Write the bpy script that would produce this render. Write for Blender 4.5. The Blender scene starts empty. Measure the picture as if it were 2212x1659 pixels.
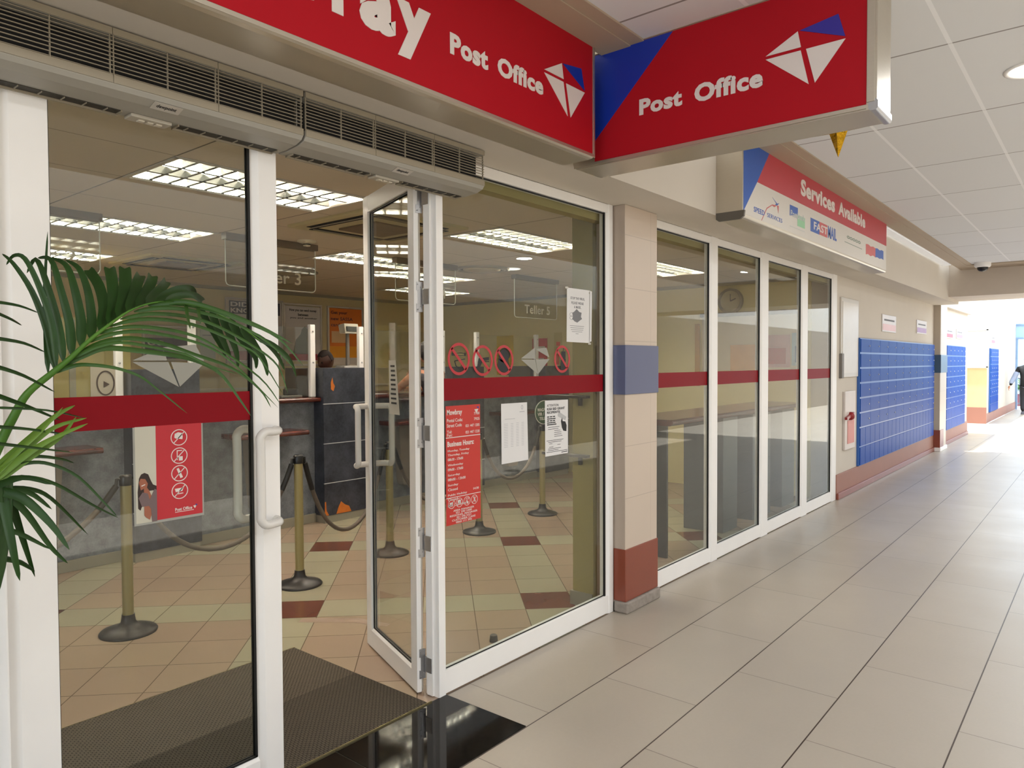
import bpy, bmesh, math, random
from mathutils import Vector, Matrix
random.seed(7)
PI = math.pi
S = bpy.context.scene
COL = S.collection

# ---------------------------------------------------------------- camera
F_PX, YAW, PITCH, ROLL = 1582.74, 0.8842802, -0.02785269, -0.00468995
cd = bpy.data.cameras.new('camera'); cam = bpy.data.objects.new('camera', cd); COL.objects.link(cam)
fw = Vector((math.sin(YAW)*math.cos(PITCH), math.cos(YAW)*math.cos(PITCH), math.sin(PITCH)))
r0 = Vector((math.cos(YAW), -math.sin(YAW), 0)); u0 = r0.cross(fw)
rt = r0*math.cos(ROLL) + u0*math.sin(ROLL); upv = -r0*math.sin(ROLL) + u0*math.cos(ROLL)
cm = Matrix((rt, upv, -fw)).transposed().to_4x4(); cm.translation = Vector((0, 0, 1.6))
cam.matrix_world = cm
cd.sensor_width = 36; cd.sensor_fit = 'HORIZONTAL'; cd.lens = 36*F_PX/2212
cd.clip_start = .05; cd.clip_end = 300
S.camera = cam

# ---------------------------------------------------------------- view, world, sun
S.view_settings.view_transform = 'Standard'; S.view_settings.look = 'None'
S.view_settings.gamma = 1; S.view_settings.use_curve_mapping = False
S.view_settings.exposure = 0.0
w = bpy.data.worlds.new('daylight'); S.world = w; w.use_nodes = True
bg = w.node_tree.nodes['Background']; bg.inputs[0].default_value = (.80, .90, 1.0, 1); bg.inputs[1].default_value = 4.6
sl = bpy.data.lights.new('sun', 'SUN'); sl.energy = 17.0; sl.angle = .03; sl.color = (.93, .97, 1)
so = bpy.data.objects.new('sun', sl); COL.objects.link(so)
so.rotation_euler = Vector((-.08, .13, .98)).to_track_quat('Z', 'Y').to_euler()
so.location = (20, 0, 12)
LAMP_TUBE, LAMP_DOWN = 135.0, 14.0

# ---------------------------------------------------------------- materials
MATS = {}
def nodes(name):
    m = bpy.data.materials.new(name); m.use_nodes = True
    nt = m.node_tree; return m, nt, nt.nodes['Principled BSDF']
def srgb(c):
    if isinstance(c, str): c = tuple(int(c[i:i+2], 16) for i in (0, 2, 4))
    return tuple(((v/255)/12.92 if v/255 <= .04045 else ((v/255+.055)/1.055)**2.4) for v in c) + (1,)
def pset(b, **k):
    for n, v in k.items(): b.inputs[n.replace('_', ' ')].default_value = v
def mat(name, col, rough=.5, metal=0, var=.06, scale=6, bump=0, emit=0, spec=.5, detail=3):
    """plain surface with a faint procedural unevenness"""
    if name in MATS: return MATS[name]
    m, nt, b = nodes(name); L = nt.links.new; c = srgb(col)
    tc = nt.nodes.new('ShaderNodeTexCoord'); nz = nt.nodes.new('ShaderNodeTexNoise')
    nz.inputs['Scale'].default_value = scale; nz.inputs['Detail'].default_value = detail
    L(tc.outputs['Object'], nz.inputs['Vector'])
    mx = nt.nodes.new('ShaderNodeMix'); mx.data_type = 'RGBA'
    mx.inputs[6].default_value = tuple(v*(1-var) for v in c[:3])+(1,)
    mx.inputs[7].default_value = tuple(min(1, v*(1+var)) for v in c[:3])+(1,)
    L(nz.outputs['Fac'], mx.inputs[0]); L(mx.outputs[2], b.inputs['Base Color'])
    pset(b, Roughness=rough, Metallic=metal, Specular_IOR_Level=spec)
    if emit:
        b.inputs['Emission Color'].default_value = c; b.inputs['Emission Strength'].default_value = emit
    if bump:
        bp = nt.nodes.new('ShaderNodeBump'); bp.inputs['Strength'].default_value = bump; bp.inputs['Distance'].default_value = .01
        L(nz.outputs['Fac'], bp.inputs['Height']); L(bp.outputs[0], b.inputs['Normal'])
    MATS[name] = m; return m

class NG:
    """small helper to write node maths"""
    def __init__(s, nt): s.nt = nt
    def m(s, op, a, b=None, c=None):
        n = s.nt.nodes.new('ShaderNodeMath'); n.operation = op
        for i, v in enumerate((a, b, c)):
            if v is None: continue
            if isinstance(v, (int, float)): n.inputs[i].default_value = v
            else: s.nt.links.new(v, n.inputs[i])
        return n.outputs[0]
    def mix(s, f, a, b):
        n = s.nt.nodes.new('ShaderNodeMix'); n.data_type = 'RGBA'
        for i, v in ((0, f), (6, a), (7, b)):
            if isinstance(v, (int, float)): n.inputs[i].default_value = v
            elif isinstance(v, tuple): n.inputs[i].default_value = v
            else: s.nt.links.new(v, n.inputs[i])
        return n.outputs[2]
    def xyz(s):
        g = s.nt.nodes.new('ShaderNodeNewGeometry'); p = s.nt.nodes.new('ShaderNodeSeparateXYZ')
        s.nt.links.new(g.outputs['Position'], p.inputs[0]); return p.outputs
    def noise(s, scale, detail=3, vec=None):
        n = s.nt.nodes.new('ShaderNodeTexNoise'); n.inputs['Scale'].default_value = scale; n.inputs['Detail'].default_value = detail
        if vec is None:
            g = s.nt.nodes.new('ShaderNodeNewGeometry'); vec = g.outputs['Position']
        s.nt.links.new(vec, n.inputs['Vector']); return n.outputs['Fac']
    def cell(s, a, b):
        cb = s.nt.nodes.new('ShaderNodeCombineXYZ'); s.nt.links.new(a, cb.inputs[0]); s.nt.links.new(b, cb.inputs[1])
        n = s.nt.nodes.new('ShaderNodeTexWhiteNoise'); n.noise_dimensions = '3D'; s.nt.links.new(cb.outputs[0], n.inputs[0]); return n.outputs['Value']
    def line(s, f, half):   # 1 near integer values of f
        a = s.m('FRACT', f); a = s.m('MINIMUM', a, s.m('SUBTRACT', 1.0, a)); return s.m('LESS_THAN', a, half)

def m_corridor_floor():
    m, nt, b = nodes('beige porcelain floor tiles'); g = NG(nt); X = g.xyz(); L = nt.links.new
    r = g.m('DIVIDE', g.m('SUBTRACT', X[1], 2.468), .4935); row = g.m('FLOOR', r)
    off = g.m('MULTIPLY', g.m('MODULO', g.m('ABSOLUTE', row), 2.0), .5)
    c = g.m('ADD', g.m('DIVIDE', g.m('SUBTRACT', X[0], 2.665), .9755), g.m('ADD', off, .5)); col = g.m('FLOOR', c)
    l1 = g.line(r, .0062); l2 = g.line(c, .0022)
    tile = g.mix(g.cell(col, row), srgb('a69b8c'), srgb('aba193'))
    nz = g.noise(2.3, 5); nz2 = g.noise(60, 2)
    tile = g.mix(g.m('MULTIPLY', nz, .35), tile, srgb('988d80')); tile = g.mix(g.m('MULTIPLY', nz2, .15), tile, srgb('c0b4a4'))
    base = g.mix(g.m('MULTIPLY', l2, .62), g.mix(l1, tile, srgb('3c2e24')), srgb('3c2e24'))
    L(base, b.inputs['Base Color']); L(g.m('ADD', .26, g.m('MULTIPLY', nz, .16)), b.inputs['Roughness'])
    b.inputs['Specular IOR Level'].default_value = .45
    bp = nt.nodes.new('ShaderNodeBump'); bp.invert = True; bp.inputs['Strength'].default_value = .3; bp.inputs['Distance'].default_value = .003
    L(g.m('MAXIMUM', l1, l2), bp.inputs['Height']); L(bp.outputs[0], b.inputs['Normal']); return m
def m_shop_floor():
    m, nt, b = nodes('diagonal pink and cream floor tiles'); g = NG(nt); X = g.xyz(); L = nt.links.new
    q = 1/math.sqrt(2)
    u = g.m('DIVIDE', g.m('SUBTRACT', g.m('MULTIPLY', g.m('ADD', X[0], X[1]), q), 4.70), .3335)
    v = g.m('DIVIDE', g.m('SUBTRACT', g.m('MULTIPLY', g.m('SUBTRACT', X[1], X[0]), q), .785), .3335)
    iu, iv = g.m('FLOOR', u), g.m('FLOOR', v)
    f5 = lambda t: g.m('LESS_THAN', g.m('FRACT', g.m('DIVIDE', g.m('ADD', t, 500.01), 5.0)), .1)
    bu, bv = f5(iu), f5(iv)
    rnd = g.cell(iu, iv)
    pink = g.mix(rnd, srgb('aa9781'), srgb('a38d7b')); cream = g.mix(rnd, srgb('aca78e'), srgb('a49f88'))
    c = g.mix(g.m('MAXIMUM', bu, bv), pink, cream); c = g.mix(g.m('MULTIPLY', bu, bv), c, srgb('5c2a22'))
    nz = g.noise(1.7, 4); c = g.mix(g.m('MULTIPLY', nz, .3), c, srgb('8e7a60'))
    ln = g.m('MAXIMUM', g.line(u, .008), g.line(v, .008)); c = g.mix(g.m('MULTIPLY', ln, .8), c, srgb('5a4a3a'))
    L(c, b.inputs['Base Color']); b.inputs['Roughness'].default_value = .22; b.inputs['Specular IOR Level'].default_value = .4
    return m
def m_ceiling(name, x0, px_, y0, py_, col, dark, light, wx, wy):
    m, nt, b = nodes(name); g = NG(nt); X = g.xyz(); L = nt.links.new
    fx = g.m('DIVIDE', g.m('SUBTRACT', X[0], x0), px_); fy = g.m('DIVIDE', g.m('SUBTRACT', X[1], y0), py_)
    rnd = g.cell(g.m('FLOOR', fx), g.m('FLOOR', fy)); base = g.mix(rnd, srgb(col), tuple(v*.95 for v in srgb(col)[:3])+(1,))
    nz = g.noise(1.2, 4); base = g.mix(g.m('MULTIPLY', nz, .15), base, tuple(v*.8 for v in srgb(col)[:3])+(1,))
    base = g.mix(g.m('MULTIPLY', g.line(fx, wx), .8), base, srgb(dark))  # dark joint lines, with the thin shadow of tile edges painted in
    base = g.mix(g.m('MULTIPLY', g.line(fy, wy), .7), base, srgb(light))
    L(base, b.inputs['Base Color']); b.inputs['Roughness'].default_value = .8
    return m
def m_granite(name, c1, c2, rough, scale=9, spec=.5, joints=None):
    m, nt, b = nodes(name); g = NG(nt); L = nt.links.new
    n1, n2 = g.noise(scale, 8), g.noise(scale*7, 4)
    cr = nt.nodes.new('ShaderNodeValToRGB'); cr.color_ramp.elements[0].position = .35; cr.color_ramp.elements[1].position = .7
    L(g.m('ADD', g.m('MULTIPLY', n1, .7), g.m('MULTIPLY', n2, .3)), cr.inputs[0])
    cr.color_ramp.elements[0].color = srgb(c1); cr.color_ramp.elements[1].color = srgb(c2)
    L(cr.outputs[0], b.inputs['Base Color']); pset(b, Roughness=rough, Specular_IOR_Level=spec); return m
def m_glass(name, tint=(1, 1, 1), refl=1.0):
    m = bpy.data.materials.new(name); m.use_nodes = True; nt = m.node_tree; nt.nodes.clear(); L = nt.links.new
    o = nt.nodes.new('ShaderNodeOutputMaterial'); t = nt.nodes.new('ShaderNodeBsdfTransparent'); t.inputs[0].default_value = tint+(1,)
    gl = nt.nodes.new('ShaderNodeBsdfGlossy'); gl.inputs['Roughness'].default_value = .004
    lw = nt.nodes.new('ShaderNodeLayerWeight'); lw.inputs['Blend'].default_value = .5   # Schlick reflectance of a thin sheet
    ng = NG(nt); fr5 = ng.m('ADD', .035, ng.m('MULTIPLY', .9, ng.m('POWER', lw.outputs['Facing'], 5.0)))
    nz = nt.nodes.new('ShaderNodeTexNoise'); nz.inputs['Scale'].default_value = .8
    g = nt.nodes.new('ShaderNodeNewGeometry'); L(g.outputs['Position'], nz.inputs['Vector'])
    bp = nt.nodes.new('ShaderNodeBump'); bp.inputs['Strength'].default_value = .01; L(nz.outputs['Fac'], bp.inputs['Height']); L(bp.outputs[0], gl.inputs['Normal'])
    mu = nt.nodes.new('ShaderNodeMath'); mu.operation = 'MULTIPLY'; mu.inputs[1].default_value = refl; L(fr5, mu.inputs[0])
    mx = nt.nodes.new('ShaderNodeMixShader'); L(mu.outputs[0], mx.inputs[0]); L(t.outputs[0], mx.inputs[1]); L(gl.outputs[0], mx.inputs[2]); L(mx.outputs[0], o.inputs[0])
    return m
def m_carpet():
    m, nt, b = nodes('ribbed charcoal entrance carpet'); g = NG(nt); X = g.xyz(); L = nt.links.new
    br = nt.nodes.new('ShaderNodeTexBrick'); br.inputs['Scale'].default_value = 1; br.inputs['Brick Width'].default_value = .022; br.inputs['Row Height'].default_value = .012
    br.inputs['Mortar Size'].default_value = .003; br.inputs['Mortar Smooth'].default_value = .6
    gg = nt.nodes.new('ShaderNodeNewGeometry'); L(gg.outputs['Position'], br.inputs['Vector'])
    n = g.noise(300, 2)
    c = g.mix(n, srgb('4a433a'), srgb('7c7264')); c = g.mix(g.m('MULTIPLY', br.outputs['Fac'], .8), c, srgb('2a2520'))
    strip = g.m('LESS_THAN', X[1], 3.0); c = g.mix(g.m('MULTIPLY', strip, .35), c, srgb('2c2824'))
    L(c, b.inputs['Base Color']); b.inputs['Roughness'].default_value = .95; b.inputs['Specular IOR Level'].default_value = .1
    bp = nt.nodes.new('ShaderNodeBump'); bp.invert = True; bp.inputs['Strength'].default_value = .8; bp.inputs['Distance'].default_value = .004
    L(br.outputs['Fac'], bp.inputs['Height']); L(bp.outputs[0], b.inputs['Normal']); return m
def m_leaf(name, c1, c2):
    m, nt, b = nodes(name); g = NG(nt); L = nt.links.new
    L(g.mix(g.noise(9, 3), srgb(c1), srgb(c2)), b.inputs['Base Color']); pset(b, Roughness=.45, Specular_IOR_Level=.35)
    b.inputs['Transmission Weight'].default_value = 0
    return m
def m_tilewall(name, col, grout, x0, w, z0, h):
    m, nt, b = nodes(name); g = NG(nt); X = g.xyz(); L = nt.links.new
    fz = g.m('DIVIDE', g.m('SUBTRACT', X[2], z0), h); fx = g.m('DIVIDE', g.m('SUBTRACT', X[0], x0), w)
    c = g.mix(g.m('MULTIPLY', g.noise(4, 4), .5), srgb(col), tuple(v*.9 for v in srgb(col)[:3])+(1,))
    c = g.mix(g.m('MULTIPLY', g.m('MAXIMUM', g.line(fz, .008), g.line(fx, .006)), .35), c, srgb(grout))
    L(c, b.inputs['Base Color']); b.inputs['Roughness'].default_value = .35; return m
def m_brushed(name, col, rough=.35):
    m, nt, b = nodes(name); g = NG(nt); L = nt.links.new
    mp = nt.nodes.new('ShaderNodeMapping'); tc = nt.nodes.new('ShaderNodeTexCoord'); mp.inputs['Scale'].default_value = (2, 2, 220)
    L(tc.outputs['Object'], mp.inputs[0]); n = g.noise(1, 2, mp.outputs[0])
    L(g.mix(n, tuple(v*.92 for v in srgb(col)[:3])+(1,), srgb(col)), b.inputs['Base Color']); pset(b, Roughness=rough, Metallic=.85); return m

WHITE = mat('white powder coated aluminium', 'efece8', .38, var=.03)
GASKET = mat('black rubber gasket', '080706', .6, var=0)
GLASS = m_glass('clear shopfront glass', (.93, .95, .93))
GLASS2 = m_glass('clear acrylic sheet', (.90, .91, .90), 1.6)
PLASTER = mat('cream painted plaster', 'cac1b4', .75, var=.05, scale=2, bump=.05)
PLASTER_W = mat('white painted plaster', 'd9d2c8', .75, var=.04, scale=2)
TRIMC = mat('taupe painted cornice', 'ab9a84', .6, var=.04, scale=3)
YELLOW = mat('ochre yellow painted wall', 'd0bf74', .7, var=.05, scale=2)
SIDEW = mat('pale yellow painted wall', 'dccf9c', .7, var=.05, scale=2)
KHAKI = mat('khaki painted wall', 'c6b589', .75, var=.05, scale=2)
RED = mat('red vinyl', 'a81420', .5, var=.04, scale=3, spec=.12)
STRIPRED = mat('dark red window vinyl', '840e19', .5, var=.04, scale=3, spec=.12)
BLUE = mat('blue vinyl', '0f2f9a', .35, var=.05, scale=3)
OFFW = mat('white vinyl lettering', 'd8cfc9', .4, var=.02)
ALU = m_brushed('anodised aluminium sign frame', 'c9c0b0')
STEEL = m_brushed('zinc plated steel', 'bdbdbf', .3)
GRANITE = m_granite('polished black granite', '0b0a09', '1d1a18', .05, 40, .22)
DARKLAM = m_granite('dark slate laminate', '1d2029', '41454f', .32, 7)
GREYLAM = m_granite('mottled grey laminate', '54585e', '7d8287', .4, 11)
LINE = mat('pale inlay strip', 'b9bcbd', .35)
WOOD = m_granite('red brown varnished hardwood', '3c1813', '5f2c22', .22, 5)
SKIRT = mat('grey painted skirting', '8a8474', .55, var=.1)
BLACK = mat('black plastic', '0d0d0e', .35, var=.05)
POLE = mat('dull brass coloured post', '8f8358', .42, metal=.25, var=.06)
ROPE = mat('ribbed grey rope', '5a5046', .7, var=.2, scale=60)
BASEM = mat('domed black post base', '2e2b29', .4, metal=.3, var=.1)
PAPER = mat('white paper', 'dcdad9', .7, var=.02)
GREYI = mat('grey printing ink', '77777a', .7)
BLACKI = mat('black printing ink', '1a1a1c', .6)
FROST = mat('frosted silver vinyl', '96948a', .5, var=.03)
TERRA = mat('brick red glazed tile', '85402c', .3, var=.15, scale=3)
PLINTH = mat('dusty red plinth paint', '9a6a5a', .5, var=.08, scale=3)
BOXB = mat('glossy blue enamel', '03429a', .36, var=.06, scale=2, spec=.05)
BOXL = mat('pale blue enamel edge', '6f9fd8', .3)
BRASS = mat('brass edging', 'a5966c', .3, metal=.9)
DARKV = mat('black void behind grille', '0a0807', .8, var=0)
BEIGEP = mat('aged beige plastic', '958b78', .5, var=.05)
CASING = mat('grey white enamelled casing', '9d998f', .45, var=.03)
CORR_C = m_ceiling('mineral ceiling tiles', 5.21, 1.187, .614, .596, 'd9dadc', '6b625c', 'eeeef0', .0055, .016)
SHOP_C = m_ceiling('shop mineral ceiling tiles', 1.735, 1.21, 3.51, .598, 'cbbda8', '3a3028', '5b4c3c', .004, .006)

# ---------------------------------------------------------------- mesh building
class MB:
    def __init__(s): s.v = []; s.f = []; s.sm = []
    def add(s, vs, fs, smooth=False):
        o = len(s.v); s.v += [tuple(v) for v in vs]; s.f += [tuple(i+o for i in f) for f in fs]; s.sm += [smooth]*len(fs); return s
    def box(s, x0, x1, y0, y1, z0, z1, M=None):
        vs = [Vector((x, y, z)) for x in (x0, x1) for y in (y0, y1) for z in (z0, z1)]
        if M: vs = [M @ v for v in vs]
        return s.add(vs, [(0, 1, 3, 2), (4, 6, 7, 5), (0, 4, 5, 1), (2, 3, 7, 6), (0, 2, 6, 4), (1, 5, 7, 3)])
    def quad(s, *p): return s.add(p, [tuple(range(len(p)))])
    def prism(s, pts, fn, d0, d1):
        """2-D outline (u,v) carried through fn(u,v,d) from depth d0 to d1"""
        n = len(pts); vs = [fn(u, v, d0) for u, v in pts]+[fn(u, v, d1) for u, v in pts]
        fs = [tuple(range(n)), tuple(range(2*n-1, n-1, -1))]+[(i, (i+1) % n, n+(i+1) % n, n+i) for i in range(n)]
        return s.add(vs, fs)
    def rect(s, u0, u1, v0, v1, fn, d0=0, d1=.001): return s.prism([(u0, v0), (u1, v0), (u1, v1), (u0, v1)], fn, d0, d1)
    def bar2(s, a, b, w, fn, d0=0, d1=.001):
        a = Vector(a); b = Vector(b); n = (b-a).normalized(); n = Vector((-n.y, n.x))*w/2
        return s.prism([a-n, b-n, b+n, a+n], fn, d0, d1)
    def ring(s, cu, cv, ru, rv, t, fn, d0=0, d1=.001, n=40):
        vs = []
        for k in range(n):
            a = 2*PI*k/n
            for q in ((ru, rv), (ru-t, rv-t)):
                for d in (d0, d1): vs.append(fn(cu+q[0]*math.cos(a), cv+q[1]*math.sin(a), d))
        fs = []
        for k in range(n):
            i, j = 4*k, 4*((k+1) % n)
            fs += [(i+1, j+1, j+3, i+3), (i, i+1, j+1, j), (i+2, j+2, j+3, i+3), (i, i+2, j+2, j)]
        return s.add(vs, fs)
    def disc(s, cu, cv, ru, rv, fn, d0=0, d1=.001, n=32):
        return s.prism([(cu+ru*math.cos(2*PI*k/n), cv+rv*math.sin(2*PI*k/n)) for k in range(n)], fn, d0, d1)
    def tube(s, pts, r, n=12, caps=True, closed=False):
        pts = [Vector(p) for p in pts]; N = len(pts); rs = r if isinstance(r, (list, tuple)) else [r]*N
        ref = None; vs = []
        for i, p in enumerate(pts):
            t = (pts[min(i+1, N-1)]-pts[max(i-1, 0)]).normalized()
            if ref is None: ref = Vector((0, 0, 1)) if abs(t.z) < .9 else Vector((1, 0, 0))
            a = (ref - t*ref.dot(t)).normalized(); b = t.cross(a); ref = a
            for k in range(n): vs.append(p+(a*math.cos(2*PI*k/n)+b*math.sin(2*PI*k/n))*rs[i])
        fs = [(i*n+k, i*n+(k+1) % n, (i+1)*n+(k+1) % n, (i+1)*n+k) for i in range(N-1) for k in range(n)]
        s.add(vs, fs, True)
        if caps: s.add(vs[:n], [tuple(range(n))[::-1]]); s.add(vs[-n:], [tuple(range(n))])
        return s
    def lathe(s, prof, c, n=32, axis='z', smooth=True):
        vs = []
        for r, h in prof:
            for k in range(n):
                a = 2*PI*k/n; p = (r*math.cos(a), r*math.sin(a), h)
                vs.append((c[0]+p[0], c[1]+p[1], c[2]+p[2]) if axis == 'z' else (c[0]+p[0], c[1]+p[2], c[2]+p[1]))
        fs = [(i*n+k, i*n+(k+1) % n, (i+1)*n+(k+1) % n, (i+1)*n+k) for i in range(len(prof)-1) for k in range(n)]
        s.add(vs, fs, smooth)
        s.add(vs[:n], [tuple(range(n))[::-1]]); return s.add(vs[-n:], [tuple(range(n))])
    def strip(s, pts, w, up=(0, 0, 1), fold=.25, cut=False, side=None):
        """leaf blade along pts, widest in the middle, folded along its midrib"""
        P = [Vector(p) for p in pts]; P = smooth_path(P, 4); N = len(P); vs = []
        for i, p in enumerate(P):
            t = (P[min(i+1, N-1)]-P[max(i-1, 0)]).normalized(); q = i/(N-1)
            sd = t.cross(Vector(side) if side else Vector((.35, .93, .1))); sd.normalize(); nn = t.cross(sd)
            prof = min(1, (q*5)**.6+.25) * ((1-q)**.5 if not cut else (1 if q < .97 else .8)); hw = w/2*max(.03, prof)
            vs += [p-sd*hw+nn*hw*fold*2, p, p+sd*hw+nn*hw*fold*2]
        fs = []
        for i in range(N-1):
            a = 3*i; fs += [(a, a+1, a+4, a+3), (a+1, a+2, a+5, a+4)]
        return s.add(vs, fs, True)
    def text(s, body, fn, u0, u1, v0, v1, bold=.0, t=.001, d0=0.0, keep=False, shear=0):
        """lettering fitted to the box u0..u1, v0..v1 on the surface fn"""
        cu = bpy.data.curves.new('lettering', 'FONT'); cu.body = body; cu.offset = bold; cu.extrude = .5; cu.resolution_u = 3; cu.shear = shear
        cu.align_x = 'CENTER'; cu.space_character = 1.0+bold*1.6
        ob = bpy.data.objects.new('lettering', cu); COL.objects.link(ob)
        dg = bpy.context.evaluated_depsgraph_get(); dg.update(); me = ob.evaluated_get(dg).to_mesh()
        xs = [v.co.x for v in me.vertices]; ys = [v.co.y for v in me.vertices]
        ax, bx, ay, by = min(xs), max(xs), min(ys), max(ys); sx = (u1-u0)/(bx-ax); sy = (v1-v0)/(by-ay)
        if keep: sx = min(abs(sx), sy)*(1 if sx > 0 else -1); sy = abs(sx)
        vs = [fn((u0+u1)/2+(v.co.x-(ax+bx)/2)*sx, (v0+v1)/2+(v.co.y-(ay+by)/2)*sy, d0+(v.co.z+.5)*t) for v in me.vertices]
        s.add(vs, [tuple(p.vertices) for p in me.polygons])
        ob.evaluated_get(dg).to_mesh_clear(); bpy.data.objects.remove(ob); bpy.data.curves.remove(cu); return s
    def build(s, name, material, parent=None, bevel=0, seg=2, subsurf=0, **tags):
        me = bpy.data.meshes.new(name); me.from_pydata([tuple(v) for v in s.v], [], s.f); me.materials.append(material)
        me.polygons.foreach_set('use_smooth', s.sm); me.update()
        bm = bmesh.new(); bm.from_mesh(me); bmesh.ops.recalc_face_normals(bm, faces=bm.faces); bm.to_mesh(me); bm.free()
        o = bpy.data.objects.new(name, me); COL.objects.link(o)
        if bevel:
            b = o.modifiers.new('bevel', 'BEVEL'); b.width = bevel; b.segments = seg; b.limit_method = 'ANGLE'; b.angle_limit = .6
        if subsurf:
            b = o.modifiers.new('subdivision', 'SUBSURF'); b.levels = b.render_levels = subsurf
        attach(o, parent); tag(o, **tags); return o
def attach(o, parent):
    if parent is not None:
        o.parent = parent
        if parent.parent is None and parent.type == 'EMPTY': o.matrix_parent_inverse = Matrix.Translation(-parent.location)
def tag(o, label=None, cat=None, group=None, kind=None):
    if label: o['label'] = label
    if cat: o['category'] = cat
    if group: o['group'] = group
    if kind: o['kind'] = kind
    return o
def thing(name, loc, label=None, cat=None, group=None, kind=None):
    o = bpy.data.objects.new(name, None); o.empty_display_size = .1; COL.objects.link(o); o.location = loc
    return tag(o, label, cat, group, kind)
def twin(k, parent, loc=None):
    """one linked copy of a part"""
    c = k.copy(); COL.objects.link(c); inv = k.matrix_parent_inverse.copy(); c.parent = parent; c.matrix_parent_inverse = inv
    if loc is not None: c.location = loc
    return c
def kids(o): return [c for c in bpy.data.objects if c.parent is o]
def copy_tree(o, loc=None, label=None, group=None, parent=None, ch=None):
    c = o.copy(); COL.objects.link(c)
    if parent is not None: inv = c.matrix_parent_inverse.copy(); c.parent = parent; c.matrix_parent_inverse = inv
    if loc is not None: c.location = loc
    if label: c['label'] = label
    if group: c['group'] = group
    for k in kids(o): copy_tree(k, parent=c)
    return c
def smooth_path(P, k):
    if len(P) < 3: return P
    out = []
    for i in range(len(P)-1):
        p0, p1, p2, p3 = P[max(i-1, 0)], P[i], P[i+1], P[min(i+2, len(P)-1)]
        for j in range(k):
            t = j/k; out.append(.5*((2*p1)+(p2-p0)*t+(2*p0-5*p1+4*p2-p3)*t*t+(3*p1-p0-3*p2+p3)*t*t*t))
    return out+[P[-1]]
def face_y(Y): return lambda u, v, d: (u, Y-d, v)          # surface that looks along -y, u runs along x
def face_x(X): return lambda u, v, d: (X-d, -u, v)         # surface that looks along -x, u runs along -y
ST = dict(kind='structure')
# ================================================================ setting
FY = 2.47       # street face of the shopfront frames
# floors
MB().box(-9, 29.5, -3.2, 2.47, -.12, 0).build('floor', m_corridor_floor(), **ST)
f2 = MB().box(-9, 9.1, 2.47, 9.1, -.12, 0).build('floor', m_shop_floor(), **ST)
MB().box(18.8, 22.2, 2.47, 5.2, -.12, 0).build('floor', m_corridor_floor(), **ST)
# granite threshold let into the corridor floor
g = MB()
for a, b in ((-1, .52), (.523, 1.838), (1.842, 2.5)): g.box(a, b, 1.978, 2.47, -.02, .0035)
g.build('trim_1', GRANITE, bevel=.001, **ST)
# corridor ceiling (z 3.1) from the cornice to the added roof opening, stops at the cross beam
MB().box(-9, 13.9, -1.2, 1.77, 3.1, 3.2).build('ceiling', CORR_C, **ST)
MB().box(-9, 13.9, 1.70, 1.79, 3.09, 3.17).box(-9, 14.2, 1.77, 1.93, 3.085, 3.17).box(13.3, 13.9, -1.2, 1.77, 3.085, 3.12).build('trim_2', TRIMC, **ST)
# bulkhead above the shopfront
MB().box(-9, 14.9, 2.10, 2.47, 2.60, 3.45).build('wall_front', PLASTER, **ST)
MB().box(-9, 14.9, 1.93, 2.12, 3.28, 3.45).build('trim_3', PLASTER_W, **ST)
MB().box(13.9, 15.1, -3.2, 2.12, 2.66, 3.12).box(13.9, 14.9, -3.2, 2.1, 3.12, 3.45).build('wall_beam', mat('light taupe beam paint', 'c2b5a5', .65), **ST)
# solid wall beyond the glazing, with plinth
MB().box(8.93, 18.8, 2.47, 2.75, 0, 2.62).build('wall_front', PLASTER, **ST)
MB().box(15.0, 18.8, 2.40, 2.75, 2.62, 3.9).box(18.8, 22.2, 3.9, 4.0, 0, 3.9).box(22.2, 29.5, 2.5, 2.9, 0, 3.9).box(18.7, 18.8, 2.75, 3.9, 0, 3.9).build('wall_back', mat('warm grey white plaster', 'bfb7ab', .75), **ST)
MB().box(8.93, 14.86, 2.455, 2.47, 0, .29).box(15.5, 18.8, 2.455, 2.47, 0, .29).build('baseboard_front', PLINTH, bevel=.004, **ST)
MB().box(8.93, 14.86, 2.435, 2.47, 0, .075).box(15.5, 18.8, 2.435, 2.47, 0, .075).build('baseboard_front', TERRA, bevel=.006, **ST)
MB().box(22.188, 22.2, 2.48, 3.9, .0, 1.46).build('trim_4', mat('pale yellow dado paint', 'c9b586', .6), **ST)
MB().box(22.17, 22.19, 2.48, 3.9, 0, .42).box(22.19, 29.5, 2.485, 2.5, 0, .25).build('baseboard_back', PLINTH, bevel=.004, **ST)
MB().box(22.17, 22.188, 2.5, 3.0, 1.47, 2.39).build('window_5', mat('white obscured window panel', 'cfccc6', .3), bevel=.004, **ST)
MB().box(22.15, 22.2, 2.46, 2.5, 1.44, 2.42).box(22.15, 22.2, 2.98, 3.03, 1.44, 2.42).box(22.15, 22.2, 2.46, 3.03, 1.43, 1.47).box(22.15, 22.2, 2.46, 3.03, 2.39, 2.43).build('trim_5', WHITE, **ST)
# opposite side of the corridor and both far ends
MB().box(-9, 29.5, -3.3, -3.2, 2.7, 3.95).build('wall_right', PLASTER_W, **ST)
MB().box(-9, 29.5, -3.3, -3.2, 0, 2.7).build('wall_right', mat('brown grey lower wall', '9c9184', .7, var=.1), **ST)  # unseen lower wall kept dark to cut its reflection in the shop glass
# upstand of an added, unseen roof light that bounces sun onto the ceiling
MB().box(-9, 13.9, -1.25, -1.2, 3.1, 3.95).build('wall_added_upstand', PLASTER_W, **ST)
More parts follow.
